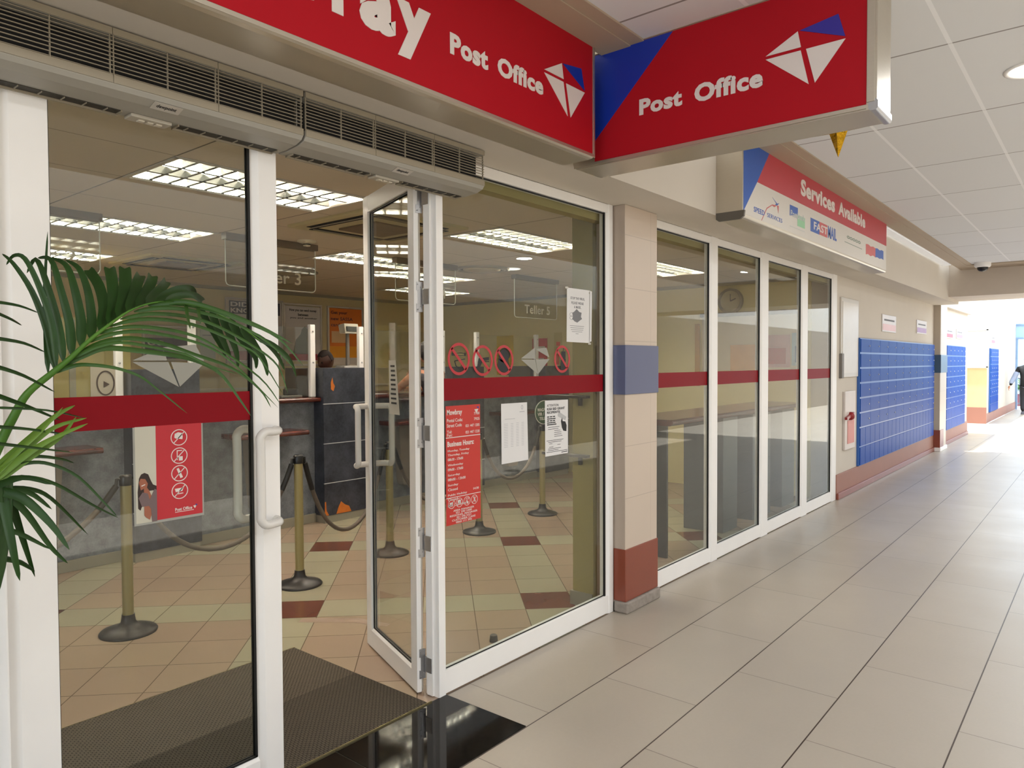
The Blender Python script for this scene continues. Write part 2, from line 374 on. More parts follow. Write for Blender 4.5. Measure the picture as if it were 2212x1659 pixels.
# the shop room
MB().box(-9, 9.0, 8.9, 9.0, 0, 2.8).build('wall_back', KHAKI, **ST)
MB().box(8.9, 9.0, 2.75, 8.9, 0, 2.8).build('wall_right', SIDEW, **ST)
MB().box(-9.1, -9, 2.47, 9.0, 0, 3.2).build('wall_left', KHAKI, **ST)
MB().box(-9, 8.9, 2.53, 2.60, 2.50, 3.2).build('wall_front', mat('olive painted lintel', '9a8b58', .7), **ST)
# shop ceiling in panels, left open where the recessed lights sit
GX, GY, PX, PY, CZ = 1.735, 3.51, 1.21, .598, 2.61
LIGHTS = [(-1, 8), (-1, 6), (0, 0), (0, 3), (0, 6), (2, 3), (2, 0), (3, 4), (4, 0), (4, 6), (-3, 0), (-3, 3), (-3, 6)]  # leading pair: unseen lights added to brighten the back wall
c = MB()
for i in range(-9, 6):
    for j in range(-2, 9):
        if (i, j) in LIGHTS: continue
        c.box(GX+i*PX, min(8.95, GX+(i+1)*PX), max(2.5, GY+j*PY), min(8.95, GY+(j+1)*PY), CZ, CZ+.02)
c.box(-9, 9, 2.47, 9, 2.86, 2.9)
c.build('ceiling', SHOP_C, **ST)
# cornice along the shop's side wall
MB().box(8.86, 8.9, 2.75, 8.9, 2.57, 2.61).box(-9, 8.9, 8.86, 8.9, 2.57, 2.61).build('trim_6', SKIRT, **ST)

def lsh(x0, x1, y0, y1, z0, z1, t=.02):
    return MB().prism([(x0, y0), (x1, y0), (x1, y0+t), (x0+t, y0+t), (x0+t, y1), (x0, y1)], lambda u, v, d: (u, v, z0+d), 0, z1-z0)
# ---- tiled pilaster between the two runs of glass
p = thing('column', (4.25, 2.43, 0), **ST)
m_col = m_tilewall('cream glazed tiles', 'c8b7a6', '8a7a6c', 4.04, .33, .4, .335)
MB().box(4.04, 4.46, 2.385, 2.60, .06, 2.6).build('column_shaft', m_col, p, bevel=.004)
lsh(4.03, 4.466, 2.376, 2.468, 1.40, 1.714).build('band', mat('slate blue glazed tile', '5c6280', .3, var=.05), p, bevel=.003)
lsh(4.034, 4.464, 2.379, 2.468, .075, .41).build('base_tile', TERRA, p, bevel=.003)
lsh(4.028, 4.47, 2.36, 2.465, 0, .074, .03).build('kerb', mat('scuffed grey kerb', '8f857b', .7, var=.35, scale=25, bump=.4), p, bevel=.012, seg=3)
MB().box(4.0, 4.40, 2.601, 2.76, 0, 2.61).build('wall_front', mat('olive painted pier', '8f8250', .6, var=.05), **ST)
MB().box(3.985, 4.41, 2.605, 2.775, 0, .09).build('baseboard_front', SKIRT, **ST)
# pilaster further along between the two blue locker walls
p = thing('column', (15.1, 2.42, 0), **ST)
MB().box(14.86, 15.5, 2.36, 2.6, 0, 2.66).build('column_shaft', m_tilewall('cream tiles on far column', 'c4b6a2', '95897c', 14.86, .33, .4, .335), p, bevel=.01)
MB().box(14.85, 15.51, 2.35, 2.47, 1.40, 1.72).build('band', mat('grey blue tile band', '40566a', .3), p, bevel=.004)
MB().box(14.85, 15.2, 2.35, 2.47, 0, .38).build('base_tile', TERRA, p, bevel=.004)
MB().box(14.84, 15.52, 2.34, 2.47, 0, .07).build('kerb', WHITE, p, bevel=.006)

# ---- aluminium frames
def stile(x0, x1, z0, z1, mb, y0=FY, y1=FY+.05, lip=.03, left=True):
    """upright bar with a bevelled glazing bead on its left side"""
    fn = lambda u, v, d: (u, v, z0+d)
    pts = [(x0+lip, y0), (x1, y0), (x1, y1), (x0, y1), (x0, y0+.022)] if left else [(x0, y0), (x1, y0), (x1, y1), (x0, y1)]
    mb.prism(pts, fn, 0, z1-z0)
def window(n, xs, x_end, x_start):
    """fixed glazing: xs = [(glass x0, glass x1), ...]"""
    o = thing('window_%d' % n, ((x_start+x_end)/2, FY, 0), **ST)
    fr = MB(); gk = MB(); gl = MB()
    fr.box(x_start+.012, x_end-.012, FY+.0005, FY+.049, .006, .118).box(x_start+.012, x_end-.012, FY+.0005, FY+.06, 2.545, 2.599)
    edges = [x_start]+[v for a, b in xs for v in (a, b)]+[x_end]
    for i in range(0, len(edges), 2): stile(edges[i], edges[i+1], .0, 2.60, fr, y0=FY-.004, left=not (n == 2 and i == 0))
    fr.build('frame', WHITE, o, bevel=.002)
    for a, b in xs:
        gl = MB().box(a-.005, b+.005, FY+.02, FY+.026, .11, 2.55).build('pane', GLASS, o)
        k = MB()
        k.box(a-.002, b+.002, FY+.016, FY+.019, .116, .124).box(a-.002, b+.002, FY+.016, FY+.019, 2.536, 2.547)
        k.box(b-.010, b+.002, FY+.008, FY+.019, .118, 2.545).box(a-.001, a+.004, FY+.016, FY+.019, .118, 2.545)
        k.build('gasket', GASKET, o)
    return o
window(1, [(-.60, .665)], .70, -.75)
window(2, [(2.497, 3.952)], 4.028, 2.452)
window(3, [(4.52, 5.49), (5.63, 6.57), (6.755, 7.695), (7.885, 8.75)], 8.93, 4.46)
# door head behind the air curtains
MB().box(.70, 2.45, FY, FY+.05, 2.54, 2.599).build('trim_7', WHITE, **ST)

def leaf_parts(o, M, x0, x1, zb=.012, zt=2.53, sw=.095, lw_=None):
    """one glazed door leaf; local: x along the leaf, y its thickness"""
    th = .045; T = lambda m: [setattr(m, 'v', [tuple(M @ Vector(v)) for v in m.v]), m][1]
    def st(a, b, lb):
        m = MB(); fn = lambda u, v, d: (u, v, zb+d)
        m.prism([(a+.03, 0), (b, 0), (b, th), (a, th), (a, .022)] if lb else [(a, 0), (b, 0), (b, th), (a, th)], fn, 0, zt-zb); return m
    T(st(x0, x0+(lw_ or sw), True)).build('stile', WHITE, o, bevel=.0015)
    T(st(x1-sw, x1, True)).build('stile', WHITE, o, bevel=.0015)
    T(MB().prism([(0, zb), (0, .105), (.02, .118), (.03, .118), (th, .105), (th, zb)], lambda u, v, d: (x0+(lw_ or sw)-.004+d, u*.97+.0007, v), 0, x1-x0-(lw_ or sw)-sw+.008)).build('bottom_rail', WHITE, o, bevel=.001)
    T(MB().box(x0+(lw_ or sw)-.004, x1-sw+.004, .0007, th-.0007, zt-.09, zt-.001)).build('top_rail', WHITE, o, bevel=.002)
    T(MB().box(x0+sw-.01, x1-sw+.01, .019, .025, .1, zt-.09)).build('pane', GLASS, o)
    k = MB(); a, b = x0+(lw_ or sw), x1-sw
    for y0, y1 in ((.012, .018), (.026, .032)):
        k.box(a-.001, a+.005, y0, y1, .118, zt-.09).box(b-.008, b+.001, y0, y1, .118, zt-.09).box(a, b, y0, y1, .116, .123).box(a, b, y0, y1, zt-.098, zt-.09)
    T(k).build('gasket', GASKET, o)
def handle(o, M, x_fix, x_bar, z0, z1, y, out):
    """D-shaped pull handle"""
    for sgn, yy in ((-1, 0), (1, .045)):
        q = yy+sgn*out
        P = [(x_fix, yy, z0), (x_fix-(x_fix-x_bar)*.15, yy+sgn*out*.75, z0), (x_fix-(x_fix-x_bar)*.5, q, z0), (x_bar+.02, q, z0), (x_bar, q, z0+.02), (x_bar, q, z0+.06),
             (x_bar, q, z1-.06), (x_bar, q, z1-.02), (x_bar+.02, q, z1), (x_fix-(x_fix-x_bar)*.5, q, z1), (x_fix-(x_fix-x_bar)*.15, yy+sgn*out*.75, z1), (x_fix, yy, z1)]
        P = [M @ Vector(p) for p in P]
        MB().tube(smooth_path(P, 3), .0165, 12).build('door_handle', mat('white enamelled handle', 'd8d4ce', .2, var=.02), o)
# closed leaf
d1 = thing('door_1', (1.15, FY, 0), **ST)
leaf_parts(d1, Matrix.Translation((0, FY, 0)), .70, 1.605, sw=.105, lw_=.132)
handle(d1, Matrix.Translation((0, FY, 0)), 1.585, 1.487, 1.008, 1.352, 0, .058)
# open leaf swung into the shop
d2 = thing('door_2', (2.42, 2.55, 0), **ST)
M2 = Matrix.Translation((2.452, 2.559, 0)) @ Matrix.Rotation(math.radians(69.2), 4, 'Z')
leaf_parts(d2, M2, 0, .74, sw=.075)
handle(d2, M2, .70, .635, 1.04, 1.365, 0, .075)
for zc in (2.39, 1.92, 1.27, .74, .15):
    h = MB(); hb = lambda a, b, c, d, e, f: h.box(a, b, c, d, e, f, M2)
    for dz in (-.052, .052): hb(-.0035, 0, .002, .034, zc+dz-.02, zc+dz+.02)
    hb(-.0035, 0, -.012, .026, zc-.034, zc+.034)
    for dz in (-.055, -.02, .02, .055): h.tube([M2 @ Vector((-.004, -.012, zc+dz-.016)), M2 @ Vector((-.004, -.012, zc+dz+.016))], .007, 10)
    h.box(2.4375, 2.441, 2.505, 2.548, zc-.036, zc+.036)
    for dy, dz in ((.028, .06), (.012, .045), (.028, -.06), (.012, -.045)): p_ = M2 @ Vector((-.004, dy, zc+dz)); h.lathe([(.0035, -.002), (.0035, .0), (.001, .001)], p_, 8, 'y')
    for yy, dz in ((2.515, .02), (2.515, -.02), (2.53, 0)): h.box(2.4365, 2.438, yy-.003, yy+.003, zc+dz-.003, zc+dz+.003)
    h.build('hinge', STEEL, d2)
# hinge jamb the open leaf hangs on
MB().box(2.450, 2.492, 2.52, 2.553, .004, 2.55).box(2.441, 2.453, 2.500, 2.54, .004, 2.55).build('trim_8', WHITE, bevel=.0015, **ST)

# ================================================================ air curtains
def air_curtain(x0, label):
    W = .985; o = thing('air_curtain', (x0+W/2, 2.38, 2.4), label, 'air curtain', 'air curtains over the doorway')
    fx = lambda u, v, d: (x0+d, u, v)
    # casing: back, top lip, curved belly
    prof = [(2.465, 2.595), (2.292, 2.595), (2.290, 2.573), (2.345, 2.573), (2.345, 2.456), (2.290, 2.456), (2.289, 2.432), (2.300, 2.418), (2.335, 2.406), (2.405, 2.399), (2.465, 2.399)]
    MB().prism(prof, fx, 0, W).build('casing', CASING, o, bevel=.003)
    MB().box(x0+.004, x0+W-.004, 2.340, 2.346, 2.458, 2.571).build('intake_void', DARKV, o)
    g = MB(); n = 10
    for k in range(n):
        z = 2.4615+k*(.107/(n-1)); y = 2.2885+.006*abs(k/(n-1)*2-1)**2
        g.box(x0+.002, x0+W-.002, y, y+.004, z-.0011, z+.0011)
    for s in range(3):
        a = x0+s*W/3; b = a+W/3
        for xx in (a+.004, (a+b)/2, b-.006): g.box(xx-.0013, xx+.0013, 2.292, 2.299, 2.456, 2.573)
        g.box(a+.001, b-.001, 2.2865, 2.291, 2.4325, 2.4565).box(a+.001, b-.001, 2.2865, 2.291, 2.573, 2.5935)
    g.build('grille', BEIGEP, o)
    v = MB()
    for a, b in ((.03, .40), (.585, .955)):
        v.box(x0+a, x0+b, 2.412, 2.452, 2.3965, 2.3992)
    v.build('outlet_slot', mat('dark ribbed outlet', '39342c', .7, var=.4, scale=80), o)
    v = MB()
    for a, b in ((.03, .40), (.585, .955)):
        v.box(x0+a-.004, x0+b+.004, 2.450, 2.457, 2.390, 2.399).box(x0+a-.004, x0+a, 2.41, 2.455, 2.392, 2.399).box(x0+b, x0+b+.004, 2.41, 2.455, 2.392, 2.399)
        for k in range(6): v.box(x0+a+.03+k*.06, x0+a+.032+k*.06, 2.412, 2.452, 2.393, 2.397)
    v.build('outlet_vane', BEIGEP, o)
    MB().box(x0+.43, x0+.56, 2.407, 2.462, 2.388, 2.399).build('control_panel', mat('pale control panel', 'b3ab9c', .4), o, bevel=.003)
    b = MB()
    for k in range(3): b.box(x0+.46+k*.028, x0+.48+k*.028, 2.425, 2.445, 2.384, 2.389)
    b.build('switch', mat('cream rocker switch', 'cfc6b4', .35), o, bevel=.002)
    # name badge on the belly
    bn = Vector((0, 2.3045-2.3345, 2.4165-2.4055)); 
    def belly(u, v, d):
        t = (v)/.022; y = 2.301+(2.338-2.301)*(1-t); z = 2.4165+(2.4050-2.4165)*(1-t)
        nrm = Vector((0, -.30, -.95)); return (u, y+nrm.y*d, z+nrm.z*d)
    MB().rect(x0+.455, x0+.545, 0, .022, belly, .0005, .0018).build('badge', mat('silver badge', 'b8b2a8', .4), o)
    MB().text('dewpoint', belly, x0+.468, x0+.530, .005, .017, .02, .0006, .0018).build('badge_lettering', BLACKI, o)
    return o
air_curtain(.618, 'grey air curtain at left with dewpoint badge, above the closed door leaf')
air_curtain(1.612, 'grey air curtain at right, its end just before the fixed shop window')

# ================================================================ signs
def kite(mb_w, mb_b, fn, cx, cz, s=1.0, mirror=1, d0=.001):
    """four-part kite emblem, about .32 wide at s=1; centre at the crossing"""
    P = lambda *q: [(cx+mirror*a*s, cz+b*s) for a, b in q]
    mb_w.prism(P((-.015, .078), (-.145, .012), (-.002, .012)), fn, d0, d0+.002)
    mb_w.prism(P((-.145, -.001), (-.003, -.001), (.029, -.143)), fn, d0, d0+.002)
    mb_w.prism(P((.018, -.001), (.167, -.001), (.053, -.143)), fn, d0, d0+.002)
    mb_b.prism(P((-.008, .079), (.140, .101), (.166, .008)), fn, d0, d0+.002)
def sign_box(name, label, lo, hi, fn, depth, faces=True):
    pass
# (1) long fascia sign
o = thing('fascia_sign', (1.5, 2.0, 2.57), 'long red fascia sign reading ray Post Office above the doorway', 'sign')
x0, x1 = -1.2, 2.958
MB().prism([(1.912, 3.115), (2.10, 3.115), (2.10, 2.568), (1.945, 2.568), (1.925, 2.571), (1.914, 2.580), (1.912, 2.59)], lambda u, v, d: (x0+d, u, v), 0, x1-x0).build('frame', ALU, o, bevel=.003)
fs = face_y(1.912)
MB().rect(x0+.02, x1-.018, 2.588, 3.095, fs, -.002, .0006).build('face_panel', RED, o)
MB().rect(x0, x1, 2.572, 2.586, fs, .0, .0035).rect(x1-.016, x1, 2.586, 3.10, fs, 0, .0035).rect(x0, x1, 3.096, 3.112, fs, 0, .0035).build('retaining_strip', ALU, o, bevel=.001)
MB().text('Mowb', fs, .56, 1.425, 2.705, 2.955, .05, .002, .001).text('r', fs, 1.448, 1.552, 2.708, 2.858, .05, .002, .001).text('a', fs, 1.557, 1.712, 2.706, 2.862, .05, .002, .001).text('y', fs, 1.716, 1.880, 2.662, 2.856, .05, .002, .001).build('lettering', OFFW, o)
MB().text('Post', fs, 1.979, 2.192, 2.747, 2.826, .045, .002, .001).build('lettering', OFFW, o); MB().text('Office', fs, 2.25, 2.552, 2.750, 2.826, .045, .002, .001).build('lettering', OFFW, o)
t, b = MB(), MB(); kite(t, b, fs, 2.705, 2.854)
t.build('emblem', OFFW, o); b.build('emblem_corner', BLUE, o)
# (2) sign projecting into the corridor
o = thing('projecting_sign', (3.15, 1.4, 2.57), 'red projecting sign with blue corner reading Post Office, sticking out over the corridor', 'sign')
fs = face_x(3.05)
ya, yb = 2.098, .705
def rr(y0, y1, z0, z1, r, n=6):
    P = []
    for cx, cz, a0 in ((y1-r, z1-r, 0), (y0+r, z1-r, 90), (y0+r, z0+r, 180), (y1-r, z0+r, 270)):
        for k in range(n+1): a = math.radians(a0+90*k/n); P.append((cx+r*math.cos(a), cz+r*math.sin(a)))
    return P
MB().prism(rr(yb, ya, 2.562, 3.118, .03), lambda u, v, d: (3.052+d, u, v), 0, .215).build('frame', ALU, o, bevel=.002)
MB().prism(rr(yb+.0, ya, 2.562, 3.118, .035), lambda u, v, d: (3.052-d, u, v), 0, .0015).build('edge_trim', ALU, o)
MB().rect(-1.97, -.742, 2.584, 3.094, fs, -.001, .0006).build('face_panel', RED, o)
MB().rect(-2.09, -.742, 2.567, 2.582, fs, 0, .006).rect(-2.09, -.742, 3.096, 3.110, fs, 0, .006).rect(-.740, -.712, 2.59, 3.10, fs, 0, .006).build('retaining_strip', ALU, o, bevel=.001)
MB().prism([(-1.968, 3.093), (-1.553, 3.093), (-1.968, 2.683)], fs, .0006, .0016).build('corner_panel', BLUE, o)
t, b = MB(), MB()
MB().text('Post', fs, -1.723, -1.506, 2.752, 2.826, .045, .002, .001).build('lettering', OFFW, o); MB().text('Office', fs, -1.447, -1.141, 2.747, 2.828, .045, .002, .001).build('lettering', OFFW, o)
kite(t, b, fs, -.985, 2.855)
t.build('emblem', OFFW, o); b.build('emblem_corner', mat('violet blue vinyl', '2d2390', .4), o)
MB().prism(rr(.700, .735, 2.558, 2.60, .012), lambda u, v, d: (3.048+d, u, v), 0, .223).build('corner_cap', STEEL, o)
m = MB()
for yy in (1.80, 1.0): MB().tube([(3.16, yy, 3.11), (3.16, yy, 3.16)], .004, 8).box(3.145, 3.175, yy-.012, yy+.012, 3.112, 3.118).build('hanger_rod', STEEL, o)
# (3) services sign
o = thing('services_sign', (6.75, 2.0, 2.57), 'white, red and blue Services Available sign above the four window panes', 'sign')
x0, x1 = 4.758, 8.752
MB().prism([(1.914, 3.115), (2.10, 3.115), (2.10, 2.566), (1.945, 2.566), (1.925, 2.569), (1.916, 2.578), (1.914, 2.59)], lambda u, v, d: (x0+d, u, v), 0, x1-x0).build('frame', ALU, o, bevel=.003)
MB().prism([(1.90, 2.612), (2.098, 2.612), (2.098, 2.57), (2.08, 2.556), (1.93, 2.556), (1.904, 2.575)], lambda u, v, d: (x0-.004+d, u, v), 0, .02).build('corner_cap', mat('dark plastic end cap', '5b554c', .5), o)
fs = face_y(1.914)
MB().rect(x0+.01, x1-.012, 2.592, 3.098, fs, -.001, .0006).build('face_panel', mat('white sign face', 'cfc9c0', .4, var=.02), o)
MB().prism([(5.244, 3.098), (x1-.012, 3.098), (x1-.012, 2.852), (5.012, 2.844)], fs, .0006, .0016).build('red_band', mat('faded red vinyl', 'b5303c', .4), o)
MB().prism([(x0+.012, 3.098), (5.25, 3.098), (5.012, 2.844), (x0+.012, 2.606)], fs, .0006, .0017).build('corner_panel', mat('bright blue vinyl', '1450a8', .35), o)
MB().text('Services', fs, 5.92, 6.83, 2.912, 3.043, .045, .002, .0016).build('lettering', OFFW, o); MB().text('Available', fs, 6.94, 7.855, 2.918, 3.038, .045, .002, .0016).build('lettering', OFFW, o)
ROYAL = mat('royal blue print', '2f58a8', .45); SOFTR = mat('soft red print', 'c25a58', .45)
MB().text('SPEED', fs, 4.953, 5.152, 2.632, 2.668, .015, .001, .0008).build('speed_lettering', ROYAL, o); MB().text('SERVICES', fs, 5.205, 5.511, 2.634, 2.664, .0, .001, .0008).build('speed_lettering', ROYAL, o)
MB().prism([(5.303, 2.789), (5.40, 2.76), (5.445, 2.769), (5.40, 2.745), (5.36, 2.745), (5.385, 2.757)], fs, .0008, .0018).build('bird_wing', ROYAL, o)
MB().prism([(5.10, 2.592), (5.20, 2.69), (5.30, 2.73), (5.345, 2.725), (5.40, 2.746), (5.427, 2.692), (5.435, 2.748), (5.36, 2.742), (5.30, 2.737), (5.194, 2.696), (5.094, 2.595)], fs, .0008, .0017).build('bird_tail', SOFTR, o)
MB().prism([(5.674, 2.798), (5.857, 2.800), (5.857, 2.746), (5.674, 2.716)], fs, .0008, .0018).build('post_logo_panel', ROYAL, o)
MB().rect(5.85, 6.026, 2.662, 2.748, fs, .0008, .0018).build('post_logo_green', mat('pale green print', '8fc497', .45), o)
MB().text('Postbank', fs, 5.69, 6.02, 2.715, 2.762, .02, .001, .0018).rect(5.676, 6.02, 2.636, 2.640, fs, .0018, .0024).build('post_logo_lettering', mat('pale grey print', 'b9bdbb', .45), o)
MB().rect(6.169, 6.40, 2.666, 2.774, fs, .0008, .0018).build('mail_logo_panel', ROYAL, o); MB().rect(6.40, 6.62, 2.668, 2.774, fs, .0008, .0018).build('mail_logo_red', SOFTR, o)
MB().text('MAIL', fs, 6.64, 6.895, 2.672, 2.776, .03, .001, .0008).build('mail_lettering', ROYAL, o); MB().text('FAST', fs, 6.25, 6.62, 2.69, 2.755, .02, .001, .0018).build('mail_lettering', OFFW, o)
t = MB()
for k in range(5): t.ring(7.27+k*.095, 2.757, .05, .014, .010, fs, .0008, .0016, 16)
t.build('round_marks', mat('grey green print', '7d8a7c', .5), o)
MB().rect(7.15, 7.75, 2.70, 2.706, fs, .0008, .0014).build('small_print', mat('grey green print', '7d8a7c', .5), o)
MB().prism([(7.893, 2.772), (7.98, 2.780), (8.08, 2.768), (8.18, 2.78), (8.27, 2.772), (8.27, 2.68), (8.18, 2.69), (8.08, 2.672), (7.98, 2.682), (7.897, 2.670)], fs, .0008, .0018).build('wave_logo_red', SOFTR, o)
MB().prism([(8.27, 2.775), (8.36, 2.782), (8.45, 2.772), (8.53, 2.785), (8.613, 2.783), (8.616, 2.69), (8.53, 2.696), (8.44, 2.684), (8.36, 2.69), (8.27, 2.68)], fs, .0008, .0018).build('wave_logo_blue', ROYAL, o)
# clear-covered strip light in the cove beyond the services sign
o = thing('strip_light', (11, 2.0, 3.08), 'long white strip light in the cove past the services sign', 'light')
MB().box(8.9, 13.0, 1.935, 2.055, 3.075, 3.11).build('diffuser', mat('white acrylic diffuser', 'dfe0e2', .3, emit=.25), o, bevel=.006)
MB().box(8.9, 13.0, 1.93, 2.06, 3.10, 3.125).build('tray', WHITE, o)
# ================================================================ lamps
def troffer(i, j, label, lit=True):
    x0 = GX+i*PX+.012; x1 = GX+(i+1)*PX-.012; y0 = GY+j*PY+.010; y1 = GY+(j+1)*PY-.010; cx, cy = (x0+x1)/2, (y0+y1)/2
    o = thing('troffer_light', (cx, cy, CZ), label, 'ceiling light', 'recessed louvred lights in the shop ceiling')
    MB().box(x0-.01, x1+.01, y0-.008, y0+.014, CZ-.006, CZ+.004).box(x0-.01, x1+.01, y1-.014, y1+.008, CZ-.006, CZ+.004).box(x0-.01, x0+.014, y0, y1, CZ-.006, CZ+.004).box(x1-.014, x1+.01, y0, y1, CZ-.006, CZ+.004).build('frame', mat('white enamel trim', 'c9c2b4', .4), o)
    MB().box(x0, x1, y0, y1, CZ+.11, CZ+.115).box(x0, x1, y0, y0+.003, CZ, CZ+.11).box(x0, x1, y1-.003, y1, CZ, CZ+.11).box(x0, x0+.003, y0, y1, CZ, CZ+.11).box(x1-.003, x1, y0, y1, CZ, CZ+.11).build('reflector', mat('white reflector tray', 'e6e3da', .4), o)
    lv = MB(); n = 11; lanes = 3; lw = (y1-y0-.03)/lanes
    for q in range(lanes+1):
        y = y0+.015+q*lw; lv.prism([(y-.012, CZ), (y+.012, CZ), (y+.002, CZ+.045), (y-.002, CZ+.045)], lambda u, v, d: (x0+.02+d, u, v), 0, x1-x0-.04)
    for k in range(1, n):
        x = x0+.02+k*(x1-x0-.04)/n
        lv.prism([(x-.010, CZ+.004), (x+.010, CZ+.004), (x+.002, CZ+.045), (x-.002, CZ+.045)], lambda u, v, d: (u, y0+.015+d, v), 0, y1-y0-.03)
    lv.build('louvre', mat('satin aluminium louvre', '8f9290', .22, metal=.9, var=.02), o)
    for q in range(2):
        y = y0+.015+lw*(.5+2*q)
        MB().tube([(x0+.03, y, CZ+.068), (x1-.03, y, CZ+.068)], .013, 10).build('tube', TUBE, o)
    return o
TUBE = mat('warm white fluorescent tube', 'fff2e0', .4, var=0, emit=LAMP_TUBE)
names = {(0, 0): 'louvred ceiling light nearest the door, behind the closed leaf', (0, 3): 'louvred ceiling light second from the front, above the teller 3 sign',
 (0, 6): 'far left louvred ceiling light above the counter', (2, 3): 'louvred ceiling light behind the open door leaf', (2, 0): 'louvred ceiling light seen high in the fixed window',
 (3, 4): 'louvred ceiling light just beyond the one behind the open leaf', (4, 0): 'louvred ceiling light seen through the pane past the tiled column',
 (4, 6): 'farthest louvred ceiling light near the side wall'}
for c in LIGHTS: troffer(c[0], c[1], names.get(c, 'added unseen louvred ceiling light left of the entrance'))
def downlight(x, y, z, r, label, power, grp):
    o = thing('downlight', (x, y, z), label, 'ceiling light', grp)
    MB().lathe([(r+.018, 0), (r+.018, -.006), (r, -.008), (r-.004, -.002), (r-.004, 0)], (x, y, z), 40).build('trim_ring', WHITE, o)
    MB().lathe([(r-.005, -.0025), (.001, -.003)], (x, y, z), 40).build('diffuser', mat('glowing downlight diffuser', 'fff4e2', .4, var=0, emit=6), o)
    l = bpy.data.lights.new('downlight_lamp', 'AREA'); l.shape = 'DISK'; l.size = 2*r*.95; l.energy = power; l.color = (.94, .97, 1)
    lo = bpy.data.objects.new('lamp', l); COL.objects.link(lo); lo.location = (x, y, z-.012); attach(lo, o)
    return o
k = 0
for x in (-6.2, -2.6, 1.04, 4.64, 8.2, 11.8):
    for y in (.33, -1.5):
        downlight(x, y, 3.1, .115, 'round glowing downlight at the right edge of the corridor ceiling' if (x, y) == (4.64, .33) else 'round downlight out of the photo along the corridor ceiling', LAMP_DOWN, 'corridor downlights')
downlight(6.05, 4.98-.02, CZ, .10, 'small round downlight lit in the shop ceiling, seen through the fixed window', 6, 'shop downlight')

# ================================================================ shop ceiling fittings
def cassette(x0, y0, w, label, dark=True):
    o = thing('ceiling_air_conditioner', (x0+w/2, y0+w/2, CZ), label, 'air conditioner', 'ceiling cassette air conditioners')
    z = CZ-.02; a, b = x0, x0+w; c, d = y0, y0+w
    MB().prism([(a, c), (b, c), (b, d), (a, d)], lambda u, v, t: (u, v, z+t), 0, .03).build('panel', mat('yellowed cassette panel', 'b5a880', .5), o, bevel=.008)
    MB().box(a+.26, b-.26, c+.26, d-.26, z-.014, z).build('intake_grille', mat('brown intake filter', '6c5a48', .8, var=.1, scale=60), o, bevel=.004)
    s = MB()
    s.box(a+.14, b-.14, c+.07, c+.15, z-.004, z+.004).box(a+.14, b-.14, d-.15, d-.07, z-.004, z+.004).box(a+.07, a+.15, c+.14, d-.14, z-.004, z+.004).box(b-.15, b-.07, c+.14, d-.14, z-.004, z+.004)
    s.build('air_slot', DARKV, o)
    s = MB()
    s.box(a+.15, b-.15, c+.105, c+.112, z-.009, z+.002).box(a+.15, b-.15, d-.112, d-.105, z-.009, z+.002).box(a+.105, a+.112, c+.15, d-.15, z-.009, z+.002).box(b-.112, b-.105, c+.15, d-.15, z-.009, z+.002)
    s.build('louvre', BEIGEP, o)
cassette(3.09, 3.70, .93, 'square ceiling air conditioner with open dark slots, behind the open door leaf')
cassette(3.06, 6.68, .92, 'flatter square ceiling air conditioner above the palm frond')
for x, y, lab in ((5.86, 5.21, 'round ceiling air diffuser beside the small downlight'), (4.67, 6.95, 'round ceiling air diffuser behind the teller 3 sign')):
    o = thing('round_diffuser', (x, y, CZ), lab, 'air diffuser', 'round ceiling diffusers')
    MB().lathe([(.30, 0), (.30, -.012), (.25, -.02), (.245, -.004), (.24, 0)], (x, y, CZ), 40).build('outer_ring', BEIGEP, o)
    MB().lathe([(.235, 0), (.235, -.003), (.001, -.004)], (x, y, CZ), 40).build('shadow_gap', mat('dark diffuser throat', '3a3026', .8), o)
    MB().lathe([(.20, -.006), (.20, -.014), (.15, -.022), (.001, -.024)], (x, y, CZ), 40).build('centre_plate', mat('cream diffuser plate', 'bdb196', .5), o)
o = thing('smoke_detector', (3.59, 5.1, CZ), 'small round smoke detector on the shop ceiling left of the open leaf', 'smoke detector')
MB().lathe([(.075, 0), (.075, -.012), (.05, -.02), (.03, -.022), (.028, -.045), (.001, -.048)], (3.59, 5.1, CZ), 28).build('housing', mat('cream plastic housing', 'c5bba2', .4), o)
MB().lathe([(.031, -.028), (.031, -.036)], (3.59, 5.1, CZ), 20).build('vent_band', DARKV, o)
o = thing('dome_camera', (13.2, 1.55, 3.1), 'small security dome camera on the ceiling before the far beam', 'security camera')
MB().lathe([(.11, 0), (.11, -.05), (.095, -.07), (.001, -.07)], (13.2, 1.55, 3.1), 28).build('housing', WHITE, o)
MB().lathe([(.075, -.07), (.07, -.10), (.045, -.125), (.001, -.135)], (13.2, 1.55, 3.1), 24).build('dome', BLACK, o)

